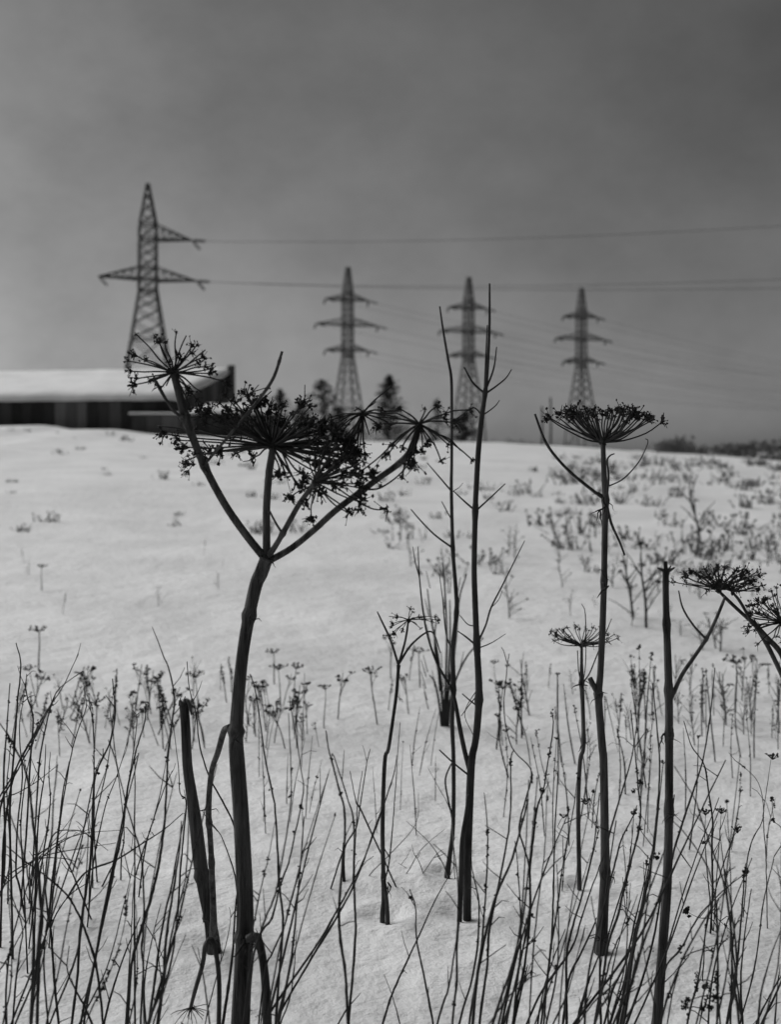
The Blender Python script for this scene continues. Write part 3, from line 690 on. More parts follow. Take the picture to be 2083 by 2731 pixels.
# ------------------------------------------------------------------ tall hogweed with the bowl-shaped umbel
YE = ydist(2520)
e = thing('hogweed', P(1604, 2520, YE), 'tall single hogweed with bowl shaped umbel reaching the skyline at right', 'plant', 'dead hogweeds')
stem_part('stem', e, [(1602, 2560), (1604, 2520), (1610, 2427), (1615, 2323), (1614, 2198), (1611, 2031), (1608, 1996), (1602, 1925), (1597, 1850), (1602, 1800), (1608, 1675), (1612, 1550), (1614, 1425), (1616, 1333), (1612, 1260), (1609, 1182)], [38, 35, 28, 25, 22, 21, 21, 20, 21, 17, 17, 16, 16, 18, 14, 13], YE, nodes=[(1597, 1850), (1616, 1333), (1613, 1560), (1615, 2330)], sides=14)
stem_part('branch', e, [(1614, 1332), (1566, 1296), (1508, 1246), (1458, 1183), (1427, 1104)], [9, 9, 8, 8, 6], YE, sides=7)
stem_part('branch', e, [(1618, 1335), (1623, 1362), (1633, 1400), (1654, 1446), (1667, 1481)], [9, 7, 7, 6, 5], YE, sides=7)
stem_part('branch', e, [(1614, 1296), (1630, 1294), (1666, 1275), (1704, 1233), (1725, 1192), (1729, 1175), (1722, 1170)], [4, 4, 4, 3.5, 3, 3, 2], YE, sides=6)
stem_part('side_shoot', e, [(1620, 1320), (1624, 1270), (1620, 1230), (1628, 1215), (1640, 1210)], [6, 6, 5, 4, 3], YE - .02, sides=6)
stem_part('broken_branch', e, [(1596, 1850), (1588, 1836), (1574, 1808)], [16, 15, 14], YE, sides=9)
he = P(1609, 1180, YE)
te = bowl_tips(he, (0.02, -.06, 1), .150, 46, 8, 76, 41, .72, .14, .46)
umbel(e, he, te, 42, .0025, 1.45, split=True, bow=Vector((0, 0, -.55)), drop=.02, hubr=.012)
for (u_, v_, n_, s_) in [(1616, 1335, 4, 24), (1607, 1350, 3, 26), (1620, 1555, 3, 30), (1598, 1850, 2, 20), (1616, 2330, 2, 24), (1596, 2510, 3, 26)]:
    scraps(e, u_, v_, YE - .02, n_, int(u_ + v_ * 3), size=s_)

# ------------------------------------------------------------------ smaller umbel hogweed
YF = ydist(2362)
f_ = thing('hogweed', P(1546, 2362, YF), 'short slim hogweed with flat umbel just left of the tall bowl umbel plant', 'plant', 'dead hogweeds')
stem_part('stem', f_, [(1546, 2395), (1546, 2362), (1543, 2156), (1548, 2031), (1557, 1990), (1555, 1883), (1552, 1821), (1552, 1770), (1552, 1723)], [13, 12, 11, 11, 11, 11, 13, 8, 7], YF, nodes=[(1552, 1825), (1558, 1975)], sides=8)
hf = P(1552, 1721, YF)
umbel(f_, hf, bowl_tips(hf, (0, -.1, 1), .100, 34, 22, 84, 51, .8, .15, .30), 52, .0017, .75, split=True, bow=Vector((0, 0, -.4)), drop=.05, hubr=.009)
stem_part('branch', f_, [(1552, 1822), (1544, 1790), (1541, 1735)], [4, 3, 3], YF, sides=5)
stem_part('branch', f_, [(1554, 1822), (1572, 1798), (1590, 1755), (1620, 1680), (1632, 1650)], [5, 4, 4, 3, 2], YF, sides=5)
stem_part('branch', f_, [(1556, 1820), (1563, 1760), (1562, 1640), (1552, 1610)], [3, 3, 3, 2], YF + .02, sides=5)
scraps(f_, 1552, 1825, YF, 4, 3, size=22); scraps(f_, 1558, 1980, YF, 3, 4, size=16)

# ------------------------------------------------------------------ decapitated hogweed at the right
YG = 2.85
g_ = thing('hogweed', P(1752, gbase(YG), YG), 'headless hogweed stalk topped by a small cross of stubs at right', 'plant', 'dead hogweeds')
stem_part('stem', g_, [(1745, gbase(YG) + 30), (1754, 2718), (1768, 2531), (1780, 2364), (1785, 2198), (1786, 2031), (1786, 1960), (1785, 1842), (1781, 1717), (1777, 1592), (1777, 1520)], [27, 27, 25, 25, 22, 21, 21, 21, 19, 17, 17], YG, nodes=[(1787, 1962), (1785, 1850), (1780, 1662), (1777, 1525), (1786, 2175)], sides=14)
for pts, ws in [([(1777, 1524), (1766, 1520), (1754, 1514)], [9, 8, 4]), ([(1777, 1524), (1790, 1520), (1801, 1513)], [9, 8, 4]), ([(1777, 1522), (1776, 1510), (1776, 1497)], [12, 12, 10]), ([(1777, 1524), (1785, 1518), (1791, 1508)], [7, 6, 3])]:
    stem_part('stub', g_, pts, ws, YG - .005, sides=7)
stem_part('branch', g_, [(1788, 1866), (1796, 1852), (1820, 1800), (1854, 1750), (1885, 1704), (1908, 1658), (1929, 1608), (1935, 1590)], [12, 11, 11, 10, 10, 9, 8, 6], YG, nodes=[(1885, 1704)], sides=9)
stem_part('branch', g_, [(1884, 1704), (1850, 1667), (1822, 1621), (1811, 1575)], [7, 6, 5, 3.5], YG, sides=7)
for (u_, v_, n_, s_) in [(1776, 1962, 4, 26), (1795, 1945, 2, 18), (1785, 2175, 4, 22), (1791, 2180, 2, 18)]:
    scraps(g_, u_, v_, YG - .02, n_, int(u_ + v_ * 5), size=s_)

# ------------------------------------------------------------------ leaning hogweed entering from the right edge
YH = 3.15
hh = thing('hogweed', P(2330, gbase(YH), YH), 'leaning hogweed reaching in from the right edge with two dense umbels', 'plant', 'dead hogweeds')
stem_part('stem', hh, [(2330, gbase(YH) + 30), (2290, 2350), (2210, 2020), (2110, 1800), (2083, 1740), (2046, 1700), (2008, 1658)], [30, 26, 22, 18, 15, 14, 14], YH, nodes=[(2008, 1660)])
stem_part('branch', hh, [(2010, 1660), (1985, 1640), (1945, 1603), (1914, 1572)], [11, 9, 9, 7], YH, sides=8)
stem_part('branch', hh, [(2008, 1664), (1990, 1630), (1972, 1600), (1955, 1580)], [9, 8, 8, 6], YH - .02, sides=8)
stem_part('branch', hh, [(2020, 1672), (2046, 1717), (2070, 1765), (2110, 1850), (2160, 1960), (2215, 2080)], [12, 12, 12, 12, 12, 13], YH + .02, sides=8)
stem_part('branch', hh, [(2100, 1790), (2105, 1740), (2095, 1690), (2085, 1665)], [10, 9, 9, 7], YH - .03, sides=8)
h1 = P(1918, 1572, YH); h2 = P(1955, 1578, YH - .03); h3 = P(2086, 1660, YH - .03)
umbel(hh, h1, bowl_tips(h1, (-.1, -.12, 1), .092, 40, 15, 92, 61, .75, .2, .36), 62, .0016, .9, split=True, drop=.03)
umbel(hh, h2, bowl_tips(h2, (.1, -.12, 1), .065, 24, 15, 92, 63, .7, .2, .36), 64, .0015, .8, split=True, drop=.03)
umbel(hh, h3, bowl_tips(h3, (-.2, -.4, .9), .085, 46, 10, 110, 65, .1), 66, .0016, 1.0, split=True, drop=.03)

# ------------------------------------------------------------------ dry weed stalks of the foreground, traced one by one
rng = random.Random(77)
def seed_head(root, p, size, seed, kind=0):
    rg = random.Random(seed); m = MB()
    if kind == 0:      # dense clump
        for i in range(16):
            m.blob(p + Vector((rg.gauss(0, .34), rg.gauss(0, .3), rg.gauss(0, .36))) * size, size * rg.uniform(.24, .44), rg)
    elif kind == 1:    # flat umbel-like head
        for i in range(14):
            d = Vector((rg.uniform(-1, 1), rg.uniform(-.8, .8), rg.uniform(.15, .5))) * size
            m.tube([p - UZ * size * .5, p + d], [.0012, .0008], 3, False); m.blob(p + d, size * .22, rg)
    else:              # elongated spike
        for i in range(16):
            m.blob(p + Vector((rg.gauss(0, .22), rg.gauss(0, .22), rg.uniform(-1.4, 1.2))) * size, size * rg.uniform(.16, .32), rg)
    return m.build('seed_head', M_SEED, root)
NST = 0; STK = []
def stalk(reg, pts, wz, Y=None, label=None, group=None, seeds=(), twigs=None, fuzz=0, m_=None):
    """pts from tip to base in region pixels; seeds: (x, y, size px, kind)"""
    global NST; NST += 1
    rg = random.Random(NST * 13 + 5)
    q = G(reg, pts); wpx = wz / 2.4 * 1.05
    vb = q[-1][1]
    if Y is None:
        Y = rg.uniform(2.38, 2.93) if vb > 2690 else ydist(vb)
    vg = gbase(Y) + 25
    if vb < vg - 30:
        (u0, v0), (u1, v1) = q[-2], q[-1]
        dv = max(8.0, v1 - v0); du = max(-.8 * dv, min(.8 * dv, u1 - u0))
        k_ = (vg - v1)
        q.append((u1 + du / dv * k_ * .8, vg))
    n = len(q); dtop = rg.uniform(-.07, .07)
    pp = [P(u, v, Y + dtop * (1 - i / (n - 1))) for i, (u, v) in enumerate(q)]
    root = thing('dry_weed_stalk', pp[-1], label or 'x', 'weed', group)
    if group:
        hpx = q[-1][1] - q[0][1]; du_ = q[0][0] - q[-1][0]
        lean_ = 'upright' if abs(du_) < .16 * hpx else ('right leaning' if du_ > 0 else 'left leaning')
        STK.append((group, ('tall' if hpx > 620 else 'short' if hpx < 330 else 'medium tall') + ' ' + lean_ + (' beaded' if fuzz > 3 or seeds else ' bare'), (q[0][0] + q[-1][0]) / 2, root, label))
    sp = smooth(pp, 5); s = Y / F / 2
    N = len(sp)
    ww = []
    for i in range(N):
        t_ = i / (N - 1); ww.append(wpx * s * (.45 + .65 * min(1, t_ * 1.6)) * (1.22 if rg.random() < .06 else rg.uniform(.92, 1.08)))
    sp = [p + Vector((rg.gauss(0, .0003), rg.gauss(0, .0003), 0)) for p in sp]
    MB().tube(sp, ww, 6).build('stem', m_ or M_STALK, root)
    nt_ = rg.randint(1, 3) if twigs is None else twigs
    for i in range(nt_):
        j = rg.randint(1, max(1, int(N * .75))); p = sp[j]
        d = Vector((rg.uniform(-1, 1), rg.uniform(-.5, .5), rg.uniform(.2, 1.1))).normalized(); ln = rg.uniform(.015, .07)
        MB().tube([p, p + d * ln * .6 + UZ * .004, p + d * ln + UZ * rg.uniform(-.01, .02)], [.0014, .0011, .0007], 4).build('side_twig', M_STALK, root)
    for i in range(fuzz):
        j = rg.randint(0, int(N * .8)); p = sp[j]
        m = MB()
        for q_ in range(4): m.blob(p + Vector((rg.gauss(0, .0018), rg.gauss(0, .0018), rg.gauss(0, .004))), rg.uniform(.0018, .0036), rg)
        m.build('seed_cluster', M_SEED, root)
    for (x_, y_, sz, kd) in seeds:
        (u, v), = G(reg, [(x_, y_)])
        p = P(u, v, Y + dtop * .6)
        near = min(sp, key=lambda a: (a - p).length)
        if (near - p).length > .006: MB().tube([near, near.lerp(p, .5) + UZ * .004, p], [.0013, .0011, .0009], 4).build('side_twig', M_STALK, root)
        seed_head(root, p, sz * Y / F, NST * 31 + int(x_), kd)
    return root
def LEFT(i): return dict(label='in the tangle along the left edge', group='stalks in the left tangle')
def LMID(i): return dict(label='between left tangle and stump', group='stalks left of the stump')
def CEN(i): return dict(label='between biggest stalk and saplings', group='stalks in the centre')
def RCEN(i): return dict(label='between right sapling and bowl umbel hogweed', group='stalks right of the saplings')
def RMID(i): return dict(label='between bowl umbel and headless hogweeds', group='stalks between the right hogweeds')
def RIGHT(i): return dict(label='right of the headless hogweed', group='stalks at the right edge')
def one(s): return dict(label=s)
# left tangle
stalk('BL', [(40, -190), (90, -90), (150, 30), (190, 200), (205, 370), (225, 520), (245, 750), (265, 1000), (250, 1200), (235, 1640)], 20, fuzz=14, **one('thickest fuzzy stalk curving down through the left tangle'))
stalk('BL', [(365, 20), (340, 250), (330, 450), (300, 700), (265, 960), (240, 1200), (200, 1650)], 17, **LEFT(0))
stalk('BL', [(40, 540), (160, 640), (300, 740), (430, 860), (500, 980), (560, 1130), (610, 1290), (640, 1500), (655, 1650)], 15, **one('bowed stalk arching over rightwards at lower left'))
stalk('BL', [(60, 330), (150, 600), (185, 800), (205, 1000), (210, 1300), (195, 1650)], 16, **LEFT(0))
stalk('BL', [(270, 640), (285, 780), (300, 950), (325, 1100), (345, 1400), (370, 1650)], 15, **LEFT(0))
stalk('BL', [(50, 800), (140, 1060), (125, 1200), (100, 1400), (80, 1640)], 12, **LEFT(0))
stalk('BL', [(230, 800), (180, 1000), (90, 1180), (20, 1300), (-60, 1420), (-90, 1640)], 10, fuzz=6, **LEFT(0))
for i, p in enumerate([[(500, -690), (400, -480), (300, -330), (200, -150), (60, 120), (-40, 330), (-60, 800)], [(360, -650 + 200), (250, -210), (150, -20), (60, 150), (0, 300), (-30, 780)], [(330, -370), (220, -170), (120, 0), (60, 200), (20, 500), (10, 780)],
                       [(530, -580), (380, -470), (330, -370), (290, -220), (250, 0), (230, 300), (200, 760)], [(290, -110), (280, 100), (250, 300), (230, 600), (225, 790)], [(440, 0), (400, 200), (370, 450), (340, 700), (330, 790)],
                       [(320, -60), (310, 100), (320, 250), (290, 500), (240, 790)], [(170, -560), (160, -480), (175, -400), (210, -270), (190, 0), (170, 400), (140, 780)], [(100, -760), (130, -620), (110, -400), (90, -100), (60, 300), (70, 780)],
                       [(110, -360), (60, -50), (40, 200), (60, 500), (50, 790)], [(150, -420), (120, -200), (140, 100), (110, 400), (100, 700), (120, 790)], [(60, -500), (40, -200), (20, 100), (30, 500), (20, 780)], [(240, -250), (170, 60), (130, 400), (150, 790)]]):
    stalk('BL', p, 10 + (i % 3) * 2, Y=rng.uniform(3.3, 4.1), fuzz=4, **LEFT(0))
stalk('BL', [(365, 25), (230, 130), (110, 200), (0, 250), (-60, 420), (-60, 780)], 9, Y=3.6, **LEFT(0))
for i, p in enumerate([[(480, 330), (300, 560), (180, 660), (60, 760), (20, 800)], [(620, 410), (440, 490), (330, 560), (250, 640), (230, 780)], [(760, 440), (540, 460), (360, 520), (200, 640), (190, 790)], [(740, 520), (560, 550), (330, 590), (230, 640), (210, 790)], [(690, 570), (560, 470), (470, 440), (330, 480), (280, 780)], [(600, 760), (520, 800), (420, 880), (330, 1040), (310, 1200)], [(480, 640), (400, 620), (240, 625), (60, 720), (20, 800)]]):
    stalk('BL', p, 8, Y=rng.uniform(3.4, 3.9), label='bent flat across lower left tangle', group='bent stalks at lower left', twigs=2)
stalk('BL', [(1170, 330), (1040, 440), (900, 530), (740, 630), (580, 690), (500, 760)], 12, Y=3.85, **one('long bent stalk slanting up rightwards to the stump'))
stalk('BL', [(440, 1180), (430, 1340), (500, 1500), (570, 1640)], 12, **one('short straight stub slanting at the bottom left corner'))
# between tangle and stump
stalk('BL', [(720, -530), (735, -300), (700, -120), (630, 30), (600, 150), (595, 400), (575, 650), (545, 850), (510, 1100), (490, 1400), (460, 1650)], 16, fuzz=5, **LMID(0))
stalk('BL', [(930, -380), (925, -260), (880, -110), (850, 10), (810, 200), (780, 450), (735, 650), (690, 880), (640, 1100), (600, 1300), (540, 1550), (520, 1650)], 16, fuzz=6, **LMID(0))
stalk('BL', [(690, -140), (745, 20), (800, 250), (850, 420), (900, 600), (915, 800), (920, 1000), (905, 1200), (915, 1320), (900, 1640)], 13, **one('stalk bowed rightwards crossing others left of the stump'))
stalk('BL', [(1040, -680), (1080, -590), (1115, -400), (1095, -220), (1070, 0), (1060, 250), (1045, 450), (1010, 680), (970, 850), (925, 1000), (880, 1150), (840, 1300), (815, 1640)], 18, fuzz=7, **one('tallest thin stalk just left of the stump'))
stalk('BL', [(1190, 300), (1130, 600), (1100, 780), (1060, 950), (1015, 1200), (990, 1400), (955, 1640)], 16, **LMID(0))
stalk('BL', [(1160, 380), (1150, 520), (1120, 750), (1080, 1000), (1055, 1200), (1045, 1400), (1010, 1640)], 18, **LMID(0))
stalk('BL', [(1200, 300), (1205, 450), (1185, 750), (1120, 1000), (1070, 1250), (1020, 1640)], 12, **LMID(0))
stalk('BL', [(800, 850), (800, 1000), (760, 1180), (700, 1350), (640, 1480), (560, 1640)], 8, fuzz=18, **one('seedy bristled stalk curving at lower left centre'))
for i, p in enumerate([[(640, -20), (600, 100), (520, 500), (460, 710)], [(740, -480), (690, 0), (600, 420), (590, 820)], [(850, -330), (870, -200), (750, 560), (700, 700), (645, 810)], [(700, -330), (790, 400), (775, 600), (770, 770)], [(1090, -150), (1000, 300), (890, 640), (865, 740)], [(540, -430), (550, -350), (480, -150), (440, 30), (380, 400), (350, 700)], [(590, -350), (600, -50), (600, 420), (620, 780)], [(1100, 60), (1040, 200), (940, 500), (900, 760)], [(1105, -250), (1140, 30), (1150, 200), (1190, 260), (1170, 500), (1150, 760)], [(360, 500), (390, 580), (460, 715)], [(820, -150), (750, 80), (680, 260), (640, 420), (600, 620), (580, 800)], [(560, -420), (590, -260), (600, 0), (590, 300), (575, 650)]]):
    stalk('BL', p, 9, Y=None if i < 5 else rng.uniform(3.6, 4.1), fuzz=4, **LMID(0))
stalk('BL', [(1195, -640), (1210, -470), (1250, -320), (1280, -90), (1340, 100), (1420, 250), (1500, 420), (1515, 620)], 11, Y=3.2, **one('long thin stalk passing behind the stump towards the biggest stalk'))
stalk('BL', [(1350, 390), (1410, 470), (1460, 590), (1500, 720), (1515, 830)], 9, Y=3.1, **one('thin curved stalk touching the left side of the biggest stalk'))
stalk('BL', [(1465, 930), (1475, 1000), (1450, 1150), (1400, 1320), (1340, 1550), (1320, 1640)], 7, **LMID(0))
stalk('BL', [(1265, 1190), (1300, 1380), (1335, 1640)], 11, **LMID(0))
stalk('BL', [(1520, 800), (1500, 1000), (1490, 1200), (1460, 1450), (1430, 1640)], 18, **one('stalk pressed against the left foot of the biggest stalk'))
# centre
C_ = [([(-80, -560), (-40, -420), (20, 0), (75, 270), (95, 550), (105, 770), (130, 1000), (120, 1200), (85, 1650)], 15), ([(170, -420), (240, 0), (260, 200), (210, 450), (165, 650), (110, 800), (60, 1000), (0, 1080), (-60, 1250), (-90, 1640)], 12), ([(165, -310), (180, 0), (180, 280), (130, 600), (80, 850), (0, 1050), (-70, 1300), (-120, 1640)], 12),
      ([(80, 380), (40, 600), (10, 720), (-30, 900), (-80, 1200), (-100, 1640)], 9), ([(290, 515), (250, 590), (235, 700), (180, 900), (140, 1050), (60, 1230), (20, 1320), (-20, 1640)], 10), ([(455, -40), (540, 220), (585, 400), (585, 700), (590, 900), (595, 1100), (575, 1400), (555, 1640)], 15)]
for p, w_ in C_: stalk('BM', p, w_, fuzz=3, **CEN(0))
stalk('BM', [(405, -200), (425, -70), (445, 0), (490, 180), (525, 330), (520, 600), (495, 850), (490, 1000), (500, 1150), (530, 1350), (545, 1640)], 17, fuzz=3, **one('double tipped stalk rising alone near the centre'))
stalk('BM', [(860, -40), (840, 80), (760, 330), (690, 520), (590, 780), (490, 970), (350, 1200), (200, 1450), (100, 1640)], 12, **one('straight stalk slanting steeply, upper of the crossing pair at centre'))
stalk('BM', [(830, 130), (720, 420), (640, 650), (490, 930), (330, 1200), (40, 1620)], 12, **one('straight stalk slanting steeply, lower of the crossing pair at centre'))
stalk('BM', [(1200, 720), (1100, 900), (1000, 1120), (900, 1330), (830, 1490), (780, 1640)], 12, **one('slanting stalk leading up to the foot of the left sapling'))
stalk('BM', [(940, 815), (980, 930), (985, 1130), (1030, 1350), (1085, 1640)], 12, seeds=[(952, 872, 7, 0)], **one('stalk with one seed bead below the saplings, leaning left'))
stalk('BM', [(778, 1360), (830, 1500), (870, 1640)], 7, twigs=0, **one('tiny thin stalk at the bottom edge centre'))
stalk('BM', [(630, 1480), (560, 1560), (500, 1650)], 9, twigs=0, **CEN(0))
stalk('BM', [(520, 520), (515, 650), (520, 775)], 20, twigs=1, **one('short thick broken stub in the snow at centre'))
for i, p in enumerate([[(690, -80), (670, 0), (630, 250), (600, 420), (530, 540), (450, 770)], [(880, -250), (850, 200), (830, 450), (810, 650), (790, 740)], [(640, 60), (610, 250), (600, 420), (590, 560), (580, 780)], [(560, 60), (600, 260), (640, 330)]]):
    stalk('BM', p, 9, Y=3.95, **CEN(0))
for i, p in enumerate([[(920, 380), (1060, 510), (1150, 640), (1190, 760)], [(1170, 430), (1020, 560), (940, 690), (870, 790)], [(1000, 200), (980, 400), (810, 600), (690, 720), (650, 810)], [(1160, 560), (1110, 600), (1040, 700), (1010, 780)], [(980, 600), (1010, 660), (1050, 780)], [(1060, 40), (1130, 170), (1190, 280), (1215, 400), (1230, 700)], [(870, 650), (950, 700), (1010, 740), (1030, 790)]]):
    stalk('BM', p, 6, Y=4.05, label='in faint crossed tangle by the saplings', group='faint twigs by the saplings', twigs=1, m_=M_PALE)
# right of the saplings
for p, w_, fz in [([(1250, 1000), (1240, 1150), (1190, 1450), (1130, 1640)], 12, 0), ([(1225, 550), (1250, 750), (1260, 950), (1245, 1200), (1245, 1400), (1220, 1640)], 14, 2), ([(1330, 600), (1350, 720), (1385, 900), (1380, 1150), (1340, 1400), (1270, 1640)], 12, 2), ([(1420, 200), (1440, 400), (1440, 650), (1425, 900), (1400, 1200), (1330, 1640)], 12, 8), ([(1610, -80), (1590, 0), (1590, 300), (1560, 550), (1500, 850), (1450, 1100), (1440, 1300), (1395, 1640)], 14, 4), ([(1700, 240), (1680, 330), (1600, 620), (1500, 850), (1430, 1100), (1380, 1350), (1350, 1640)], 18, 2), ([(1720, 1360), (1660, 1430), (1480, 1640)], 9, 0), ([(1700, 1300), (1680, 1380), (1620, 1640)], 12, 0), ([(1690, 1000), (1675, 1150), (1620, 1420), (1570, 1640)], 11, 0)]:
    stalk('BM', p, w_, fuzz=fz, **RCEN(0))
stalk('BR', [(-60, -690), (-80, -520), (-90, -300), (-40, -90), (60, 20), (85, 80), (60, 200), (5, 420), (40, 560), (70, 680), (75, 900), (50, 1100), (0, 1350), (-30, 1640)], 11, fuzz=2, **one('kinked stalk bending sharply like a hook right of the saplings'))
stalk('BR', [(210, -320), (225, -230), (190, 0), (160, 180), (120, 300), (95, 500), (75, 700), (75, 980), (40, 1300), (0, 1480), (-30, 1640)], 14, fuzz=10, seeds=[(155, 185, 10, 0), (80, 985, 9, 0), (95, 1145, 8, 0)], **one('beaded stalk with dark seed knots right of the hooked stalk'))
for p, w_, fz, sd_ in [([(190, 100), (180, 280), (170, 550), (140, 800), (105, 1100), (90, 1300), (70, 1640)], 9, 2, []), ([(255, 60), (250, 150), (235, 450), (225, 800), (215, 1100), (190, 1350), (150, 1640)], 12, 2, []), ([(380, 100), (350, 320), (320, 480), (280, 700), (250, 950), (215, 1150), (190, 1380), (165, 1640)], 11, 4, []), ([(520, 200), (480, 560), (410, 850), (350, 1050), (310, 1250), (310, 1640)], 14, 2, []), ([(530, 640), (510, 700), (420, 950), (340, 1200), (170, 1440), (70, 1640)], 12, 0, []), ([(500, 1000), (480, 1060), (400, 1230), (320, 1400), (290, 1640)], 14, 0, []), ([(540, 1180), (460, 1380), (410, 1540), (385, 1640)], 17, 0, []), ([(470, 1500), (400, 1600), (390, 1640)], 8, 0, []),
                       ([(450, 200), (510, 400), (500, 500), (470, 620), (420, 800)], 6, 2, [(430, 260, 14, 1)]), ([(250, 420), (320, 480), (300, 600), (280, 830)], 6, 2, [(290, 350, 10, 1)])]:
    stalk('BR', p, w_, fuzz=fz, seeds=sd_, **RCEN(0))
# between the right hogweeds
for p, w_, fz, sd_ in [([(760, -230), (720, 0), (640, 270), (570, 520), (550, 700)], 11, 2, []), ([(760, 280), (740, 340), (660, 500), (620, 650), (580, 800), (560, 900)], 11, 2, [(742, 330, 9, 0)]), ([(740, 300), (730, 480), (700, 700), (640, 900), (580, 1100), (570, 1200)], 8, 2, []),
                       ([(860, -500), (890, -200), (905, 0), (900, 200), (870, 500), (840, 720), (800, 900), (750, 1080), (720, 1250), (670, 1500), (640, 1640)], 16, 5, [(888, 605, 10, 0)]), ([(930, 760), (860, 1000), (800, 1170), (740, 1350), (680, 1640)], 18, 3, []), ([(800, 1190), (830, 1380), (870, 1550), (875, 1640)], 10, 0, []), ([(940, 560), (910, 640), (820, 880), (740, 1180), (700, 1450), (660, 1640)], 14, 3, []), ([(900, 1380), (780, 1520), (690, 1640)], 10, 0, []),
                       ([(830, 600), (800, 800), (740, 1050), (690, 1280), (610, 1450), (560, 1640)], 12, 2, []), ([(720, 1000), (620, 1180), (560, 1380), (500, 1640)], 12, 0, []), ([(690, 1280), (620, 1420), (540, 1560), (500, 1650)], 11, 0, []), ([(640, 1380), (560, 1480), (410, 1640)], 10, 0, []), ([(700, 1200), (680, 1400), (600, 1640)], 12, 2, []), ([(830, -30), (800, 60), (770, 180)], 7, 6, []), ([(640, -60), (560, -400), (555, -280), (540, 40)], 7, 3, [])]:
    stalk('BR', p, w_, fuzz=fz, seeds=sd_, **RMID(0))
stalk('BR', [(720, -330), (740, -150), (770, 180), (785, 300), (770, 450), (720, 650), (680, 800), (640, 980), (580, 1150), (540, 1400), (495, 1640)], 14, fuzz=9, seeds=[(785, 130, 10, 0), (780, 430, 10, 0), (735, 190, 8, 0)], **one('knobbly beaded stalk standing right of the bowl umbel hogweed'))
# right edge
stalk('BR', [(1000, 30), (1130, 240), (1170, 360), (1240, 560), (1300, 720), (1340, 900), (1365, 1100), (1370, 1280), (1385, 1450), (1410, 1640)], 14, **one('long arching stalk sweeping down right from the headless hogweed'))
stalk('BR', [(975, 370), (1060, 450), (1200, 650), (1240, 780), (1270, 950), (1275, 1150), (1280, 1400), (1275, 1640)], 12, **RIGHT(0))
for p, w_, fz, sd_ in [([(1260, -600), (1230, -300), (1180, 0), (1110, 220), (1040, 430), (990, 600), (960, 800)], 12, 8, []), ([(1060, -260), (1110, -100), (1190, 20), (1220, 200), (1245, 380), (1240, 550), (1245, 820), (1230, 1100)], 11, 5, []), ([(1450, 720), (1320, 820), (1240, 900), (1150, 1000), (1040, 1200), (940, 1330), (900, 1640)], 11, 2, []), ([(1400, 740), (1300, 860), (1200, 1000), (1060, 1250), (980, 1450), (920, 1640)], 12, 2, []), ([(1460, 650), (1450, 700), (1440, 850), (1420, 1100), (1400, 1300), (1340, 1640)], 12, 6, [(1455, 700, 11, 0)]), ([(1420, 10), (1540, 140), (1570, 350), (1500, 500), (1465, 640), (1460, 760), (1440, 1000)], 7, 3, []), ([(1640, 600), (1630, 650), (1570, 900), (1540, 1150), (1500, 1380), (1430, 1640)], 9, 1, []), ([(1720, 1300), (1680, 1380), (1600, 1520), (1540, 1640)], 10, 0, []), ([(1670, 1350), (1665, 1400), (1645, 1640)], 9, 0, []),
                       ([(1230, 860), (1200, 1100), (1150, 1400), (1090, 1640)], 12, 4, [(1145, 1380, 14, 2), (1245, 1220, 12, 2), (1270, 1420, 14, 2)]), ([(1250, 960), (1280, 1120), (1275, 1450), (1290, 1640)], 10, 2, [(1270, 1370, 13, 2), (1080, 1530, 12, 0)]), ([(1380, 1100), (1300, 1160), (1180, 1200), (1060, 1260), (1000, 1440), (960, 1640)], 8, 2, []), ([(1360, 1080), (1280, 1010), (1230, 960), (1200, 1080), (1180, 1400)], 7, 3, [(1200, 1450, 9, 2)]), ([(1300, 1100), (1340, 1300), (1390, 1480), (1430, 1640)], 9, 2, [(1265, 1520, 12, 0)]), ([(1230, 1420), (1210, 1520), (1170, 1640)], 7, 6, [(1195, 1440, 12, 0), (1225, 1575, 11, 0), (1185, 1580, 9, 0), (1060, 1580, 9, 0)]), ([(1390, 1000), (1370, 1250), (1360, 1640)], 11, 2, [])]:
    stalk('BR', p, w_, fuzz=fz, seeds=sd_, **RIGHT(0))
for p, w_, sd_, lab in [([(1405, 440), (1370, 500), (1320, 640), (1270, 800)], 7, [(1405, 440, 15, 1)], 'thin stalk with hooked brown head above the arching stalk'), ([(1200, 330), (1195, 480), (1210, 700), (1230, 900)], 7, [(1200, 325, 16, 1), (1185, 520, 8, 0)], 'stalk with broad flat head right of the headless hogweed'), ([(1300, 320), (1290, 480), (1270, 760)], 6, [(1300, 320, 13, 1)], 'stalk with small flat head beside the broad flat one'), ([(1075, 960), (1160, 1000), (1240, 1010), (1290, 1100)], 6, [(1075, 960, 14, 0)], 'drooping twig ending in a dark seed ball near headless hogweed'),
                        ([(1620, -20), (1600, 120), (1570, 350), (1585, 560), (1590, 760)], 6, [(1630, -30, 15, 1)], 'faint stalk with flat head near the right edge'), ([(1625, 240), (1640, 380), (1690, 450), (1700, 760)], 6, [(1625, 240, 8, 0), (1635, 375, 8, 0)], 'drooping stalk with two seed beads at the right edge')]:
    stalk('BR', p, w_, Y=3.6, seeds=sd_, label=lab)
